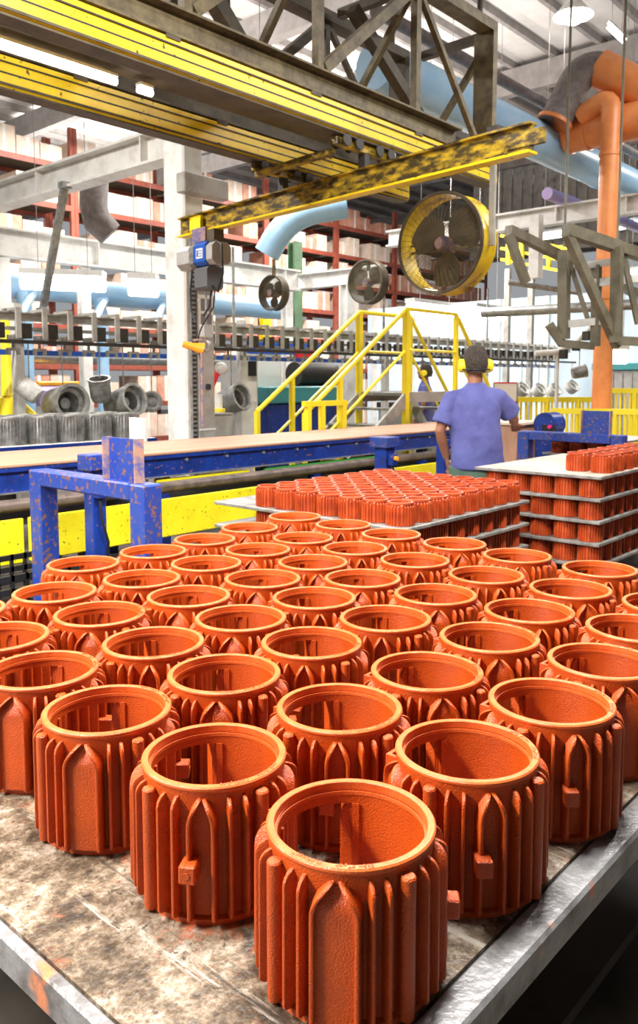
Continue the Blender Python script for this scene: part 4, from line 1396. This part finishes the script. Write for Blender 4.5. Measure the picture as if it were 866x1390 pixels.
q = P(849, 510, D=16.6)
kb = thing('switch_cabinet', (q.x, q.y, 0), 'grey ribbed switch cabinet with a teal top behind the yellow fence', 'cabinet')
MB().box((q.x - .35, q.y - .5, 0), (q.x + .35, q.y + .5, 1.72), .01).build('body', 'galv', kb)
for k in range(5):
    MB().box((q.x - .362, q.y - .46 + k*.19, .1), (q.x - .351, q.y - .30 + k*.19, 1.66)).build('door_panel', 'hoist_grey', kb)
MB().box((q.x - .4, q.y - .55, 1.721), (q.x + .4, q.y + .55, 1.86), .01).build('top_cover', 'teal', kb)
q = P(686, 535, D=12.0)
wbd = thing('white_board', (q.x, q.y, 0), 'white board with a red frame on a stand near the worker', 'board')
sd_ = R2*.17
MB().bar(Vector((q.x, q.y, 1.20)) - sd_, Vector((q.x, q.y, 1.20)) + sd_, .02, .02).build('frame_rail', 'red', wbd)
MB().bar(Vector((q.x, q.y, 1.34)) - sd_, Vector((q.x, q.y, 1.34)) + sd_, .012, .26).build('panel', 'paper', wbd)
MB().bar(Vector((q.x, q.y, 1.48)) - sd_, Vector((q.x, q.y, 1.48)) + sd_, .02, .02).build('frame_rail', 'red', wbd)
for k in (-1, 1):
    MB().bar(Vector((q.x, q.y, 0)) + sd_*k, Vector((q.x, q.y, 1.49)) + sd_*k, .02, .02).build('leg', 'galv', wbd)
q = P(70, 527, D=14.3)
pc = thing('covered_machine', (q.x, q.y, 0), 'low machine under a purple cover with an orange top plate', 'machine')
MB().box((q.x - .5, q.y - .4, 0), (q.x + .4, q.y + .4, 1.25), .04).build('body', 'grey_steel', pc)
MB().box((q.x - .52, q.y - .42, 1.0), (q.x + .42, q.y + .42, 1.42), .08).build('cover', 'purple', pc)
MB().box((q.x - .45, q.y - .35, 1.421), (q.x + .35, q.y + .35, 1.5), .02).build('top_plate', 'orange_bright', pc)

# copies of the fan as dark blowers in the background
for (u, v, D, R, lb) in ((372, 398, 12.2, .24, 'dark drum fan mounted under the cream girder corner'), (500, 383, 13.5, .34, 'pale dusty drum fan beside the pale steel column')):
    c = P(u, v, D=D)
    f2 = drum_fan((c.x, c.y, c.z), R, lb, 'drum fans', hang=False)
    MB().bar((c.x, c.y, c.z + R - .01), (c.x, c.y, 3.3), .05, .03).build('hanger_bar', 'truss', f2)

# ------------------------------------------------------------------ right side: fence, stacks, blue hood
def fence(p, q, h, n, label, w=.05):
    p, q = Vector((p.x, p.y, 0)), Vector((q.x, q.y, 0))
    t = thing('yellow_fence', p, label, 'fence', 'yellow tube fences')
    MB().bar(p + zz*h, q + zz*h, w, w*1.2).build('top_rail', 'yellow_clean', t)
    MB().bar(p + zz*.2, q + zz*.2, w*.8).build('bottom_rail', 'yellow_clean', t)
    for k in range(n + 1):
        c = p.lerp(q, k/n)
        ww = w if k % 6 == 0 else w*.4
        MB().box((c.x - ww/2, c.y - ww/2, 0 if k % 6 == 0 else .2), (c.x + ww/2, c.y + ww/2, h)).build('fence_post' if k % 6 == 0 else 'baluster', 'yellow_clean', t)
    return t


fence(P(700, 560, D=13.0), P(826, 560, D=13.0), 1.21, 18, 'yellow tube fence below the hanging pale castings', .07)
fence(P(748, 560, D=10.6), P(880, 560, D=10.2), 1.12, 18, 'yellow tube fence behind the upright blue plate', .06)
fence(P(823, 560, D=14.0), P(900, 560, D=13.6), 1.34, 12, 'yellow tube fence beside the orange drop pipe', .07)
q = P(746, 575, D=8.5)
hd = thing('blue_hood', (q.x, q.y, 0), 'rounded blue hood with a magenta button behind the blue frame', 'machine hood')
MB().box((q.x - .11, q.y - .11, 0), (q.x + .11, q.y + .11, 1.0), .01).build('pedestal', 'blue', hd)
MB().tube([(q.x - .12, q.y, 1.06), (q.x + .12, q.y, 1.06)], .125, 20).build('hood', 'blue', hd)
MB().box((q.x - .13, q.y - .13, .98), (q.x - .121, q.y + .02, 1.06)).build('face_panel', 'black', hd)
MB().tube([(q.x - .12, q.y - .07, 1.04), (q.x - .155, q.y - .07, 1.04)], .02, 10).build('button', 'magenta', hd)
bxp = P(686, 590, D=8.7)
cr2 = thing('wooden_crate', (bxp.x, bxp.y, 0), 'dusty pink-brown crate with a pale lid at the worker\'s right hand', 'crate')
MB().box((bxp.x - .22, bxp.y - .25, 0), (bxp.x + .25, bxp.y + .2, 1.05), .006).build('body', 'belt', cr2)
MB().box((bxp.x - .25, bxp.y - .28, 1.051), (bxp.x + .28, bxp.y + .23, 1.085), .006).build('lid', 'carton_cream', cr2)

# stack inside the second blue frame and big housings beyond it
X0, X1, Y0, Y1 = 7.42, 8.3, 2.86, 3.66
for L in range(3):
    z = .955 - .145*L
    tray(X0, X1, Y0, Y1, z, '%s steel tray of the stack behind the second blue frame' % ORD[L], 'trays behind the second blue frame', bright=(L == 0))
    if L == 0 or L == 2: pass
    if L > 0:
        for i in range(2):
            for j in range(4):
                small((X0 + .1 + i*.17, Y0 + .11 + j*.185, z + .0006), 'small rust-red finned motor housing on the %s tray behind the second blue frame' % ORD[L], 'small housings behind the second blue frame, %s tray' % ORD[L])
pb = thing('timber_pallet', ((X0+X1)/2, (Y0+Y1)/2, 0), 'dark stand under the trays behind the second blue frame', 'pallet')
MB().box((X0, Y0, .58), (X1, Y1, .644)).build('deck', 'wood', pb)
for k in range(2):
    MB().box((X0, Y0 + .05 + k*.6, 0), (X1, Y0 + .15 + k*.6, .58)).build('bearer', 'wood', pb)
MIDH = small_mesh('tall_motor_housing', 'oxide_small', h=.25, d=.17, fin=.095, nf=22, seg=22)
X0, X1, Y0, Y1 = 7.6, 9.0, 1.75, 2.62
tray(X0, X1, Y0, Y1, .87, 'steel tray carrying tall housings beside the yellow fence', 'trays beside the yellow fence')
pb = thing('timber_pallet', ((X0+X1)/2, (Y0+Y1)/2, 0), 'dark stand under the tray of tall housings', 'pallet')
MB().box((X0, Y0, .79), (X1, Y1, .849)).build('deck', 'wood', pb)
for k in range(2):
    MB().box((X0, Y0 + .05 + k*.65, 0), (X1, Y0 + .15 + k*.65, .79)).build('bearer', 'wood', pb)
for i in range(6):
    for j in range(4):
        if i > 1 and j > 1: continue
        small((X0 + .12 + i*.205, Y0 + .12 + j*.205, .8706), 'tall rust-red finned motor housing on the tray beside the yellow fence', 'tall housings beside the yellow fence', me=MIDH, name='tall_motor_housing')

# ------------------------------------------------------------------ people
def ring(c, rx, ry, n=20, tilt=0, z=None):
    return [(c[0] + rx*math.cos(2*PI*k/n), c[1] + ry*math.sin(2*PI*k/n), c[2] + tilt*math.cos(2*PI*k/n)) for k in range(n)]


def remesh(ob, vox, it=6):
    r = ob.modifiers.new('skin', 'REMESH')
    r.mode = 'VOXEL'
    r.voxel_size = vox
    r.use_smooth_shade = True
    s_ = ob.modifiers.new('soft', 'SMOOTH')
    s_.iterations = it
    s_.factor = .5


def person(loc, rz, label, hat=None):
    """standing figure, local x to its right as seen from behind, y forward, feet at z 0"""
    t = thing('person', loc, label, 'person', None, rz)
    LS, RS = Vector((-.178, .0, 1.395)), Vector((.178, .02, 1.405))
    LE, LW = Vector((-.268, -.015, 1.13)), Vector((-.20, .075, .915))
    RE, RW = Vector((.33, .13, 1.22)), Vector((.40, .36, 1.16))
    b = MB()
    b.ball((0, .015, 1.655), .077, .098, .118, 20, 14)                 # skull
    b.ball((0, .06, 1.60), .058, .058, .07, 16, 10)                     # jaw
    b.tube([(0, .115, 1.655), (0, .128, 1.63)], [.012, .016], 8)        # nose
    b.tube([(-.022, .108, 1.595), (.022, .108, 1.595)], .009, 8)        # mouth
    for s in (-1, 1):
        b.ball((s*.078, .01, 1.645), .012, .022, .034, 10, 8)           # ears
        b.ball((s*.03, .098, 1.668), .014, .008, .01, 10, 8)            # eyes
    b.loft([ring((0, .0, 1.42), .075, .07), ring((0, .0, 1.50), .058, .06), ring((0, .01, 1.60), .055, .06)])
    b.loft([ring((0, 0, .86), .15, .105), ring((0, 0, 1.02), .135, .095), ring((0, .01, 1.22), .155, .10), ring((0, .0, 1.38), .175, .09), ring((0, 0, 1.46), .08, .06)])
    for S_, E_, W_ in ((LS, LE, LW), (RS, RE, RW)):
        b.tube([S_, S_.lerp(E_, .5), E_, E_.lerp(W_, .35), W_], [.056, .05, .041, .041, .028], 12)
        d = (W_ - E_).normalized()
        side = d.cross(Vector((0, 0, 1)))
        side = side.normalized() if side.length > .2 else Vector((0, 1, 0))
        sg = 1 if S_.x > 0 else -1
        across = Vector((0, 1, 0)) - d*d.y if abs(d.z) > .5 else Vector((1, 0, 0)) - d*d.x
        across.normalize()
        pn = d.cross(across).normalized()
        b.loft([[W_ + d*s + across*(w*math.cos(2*PI*k/12)) + pn*(.017*math.sin(2*PI*k/12)) for k in range(12)] for s, w in ((-.01, .027), (.03, .037), (.075, .043), (.095, .04))])
        for f in range(4):                                              # fingers, slightly curled
            o = W_ + d*.088 + across*((f - 1.5)*.0215)
            ln = (.072, .084, .08, .062)[f]
            b.tube([o - d*.02, o + d*ln*.45 + pn*.004*sg, o + d*ln*.8 + pn*.018*sg, o + d*ln*.92 + pn*.032*sg], [.0095, .009, .0085, .0075], 8)
        o = W_ + d*.03 + across*.03
        b.tube([o, o + across*.03 + d*.03, o + across*.035 + d*.065], [.013, .0115, .009], 8)
    for s in (-1, 1):
        b.tube([(s*.085, 0, .90), (s*.095, .01, .70), (s*.10, .015, .48), (s*.10, -.005, .30), (s*.10, -.015, .09)], [.095, .082, .056, .055, .038], 14)
    bo = b.build('body', 'skin')
    bo.parent = t
    remesh(bo, .0075, 4)
    # shirt
    h = MB()
    h.loft([ring((.03, .0, .83), .215, .15, 24), ring((.02, -.005, .95), .205, .15, 24), ring((.01, -.012, 1.10), .20, .142, 24), ring((0, -.008, 1.25), .205, .135, 24), ring((0, 0, 1.34), .202, .12, 24), ring((0, .0, 1.405), .175, .10, 24), ring((0, .0, 1.45), .12, .082, 24), ring((0, .0, 1.485), .075, .07, 24), ring((0, .0, 1.505), .066, .066, 24)])
    for S_, E_, k_ in ((LS, LE, .80), (RS, RE, .80)):
        h.tube([S_ + Vector((-.07 if S_.x > 0 else .07, 0, .0)), S_ + Vector((.0, 0, -.012)), S_.lerp(E_, .45), S_.lerp(E_, k_)], [.06, .068, .08, .09], 16)
    so = h.build('shirt', 'shirt')
    so.parent = t
    remesh(so, .011, 10)
    sm = bpy.data.textures.new('folds', 'CLOUDS')
    sm.noise_scale = .22
    dm = so.modifiers.new('folds', 'DISPLACE')
    dm.texture = sm
    dm.strength = .03
    dm.mid_level = .5
    # trousers
    h = MB()
    h.loft([ring((0, 0, .74), .165, .125), ring((0, 0, .84), .172, .125), ring((0, 0, .97), .155, .11)])
    for s in (-1, 1):
        h.tube([(s*.085, 0, .86), (s*.097, .01, .68), (s*.10, .012, .46), (s*.10, 0, .28), (s*.10, -.01, .07)], [.108, .096, .08, .078, .076], 16)
    po = h.build('trousers', 'trouser')
    po.parent = t
    remesh(po, .011, 8)
    for s in (-1, 1):
        f = MB()
        f.loft([ring((s*.105, .05, z), a, c, 18) for z, a, c in ((0, .05, .145), (.03, .052, .148), (.06, .046, .12), (.09, .042, .06), (.12, .043, .055))])
        f.build('shoe', 'black').parent = t
    hr_ = MB()
    rr = []
    for i in range(9):
        a = PI*.5*i/8
        rr.append(ring((0, -.006 - .012*(1-math.sin(a)), 1.645 + .142*math.sin(a)), max(.004, .092*math.cos(a)**.55), max(.004, .108*math.cos(a)**.55), 22))
    low = [ring((0, -.03, 1.575), .070, .075, 22), ring((0, -.018, 1.61), .084, .095, 22)]
    hr_.loft(low + rr)
    hr_.build('hair', 'hair').parent = t
    for s in (-1, 1):
        em = MB()
        em.lathe([(.001, -.03), (.042, -.03), (.052, -.014), (.052, .014), (.042, .034), (.001, .034)], c=(s*.098, .008, 1.63), n=20, axis='x')
        em.build('ear_cup', 'yellow_clean').parent = t
    em = MB()
    em.tube([(.105*math.cos(a), -.02 - .09*math.sin(a), 1.60) for a in [PI*k/14 for k in range(15)]], .005, 8)
    em.build('ear_muff_band', 'black').parent = t
    if hat: pass
    return t


wp_ = FR(6.25, (644 - 433)/1100*6.25)
RZP = YAW - PI/2
person((wp_.x, wp_.y, 0), RZP, 'worker in a blue-violet t-shirt and yellow ear muffs, seen from behind')
w2 = P(577, 520, D=13.3)
person((w2.x, w2.y, -.0), RZP + 1.3, 'distant worker in yellow ear muffs behind the stair platform')
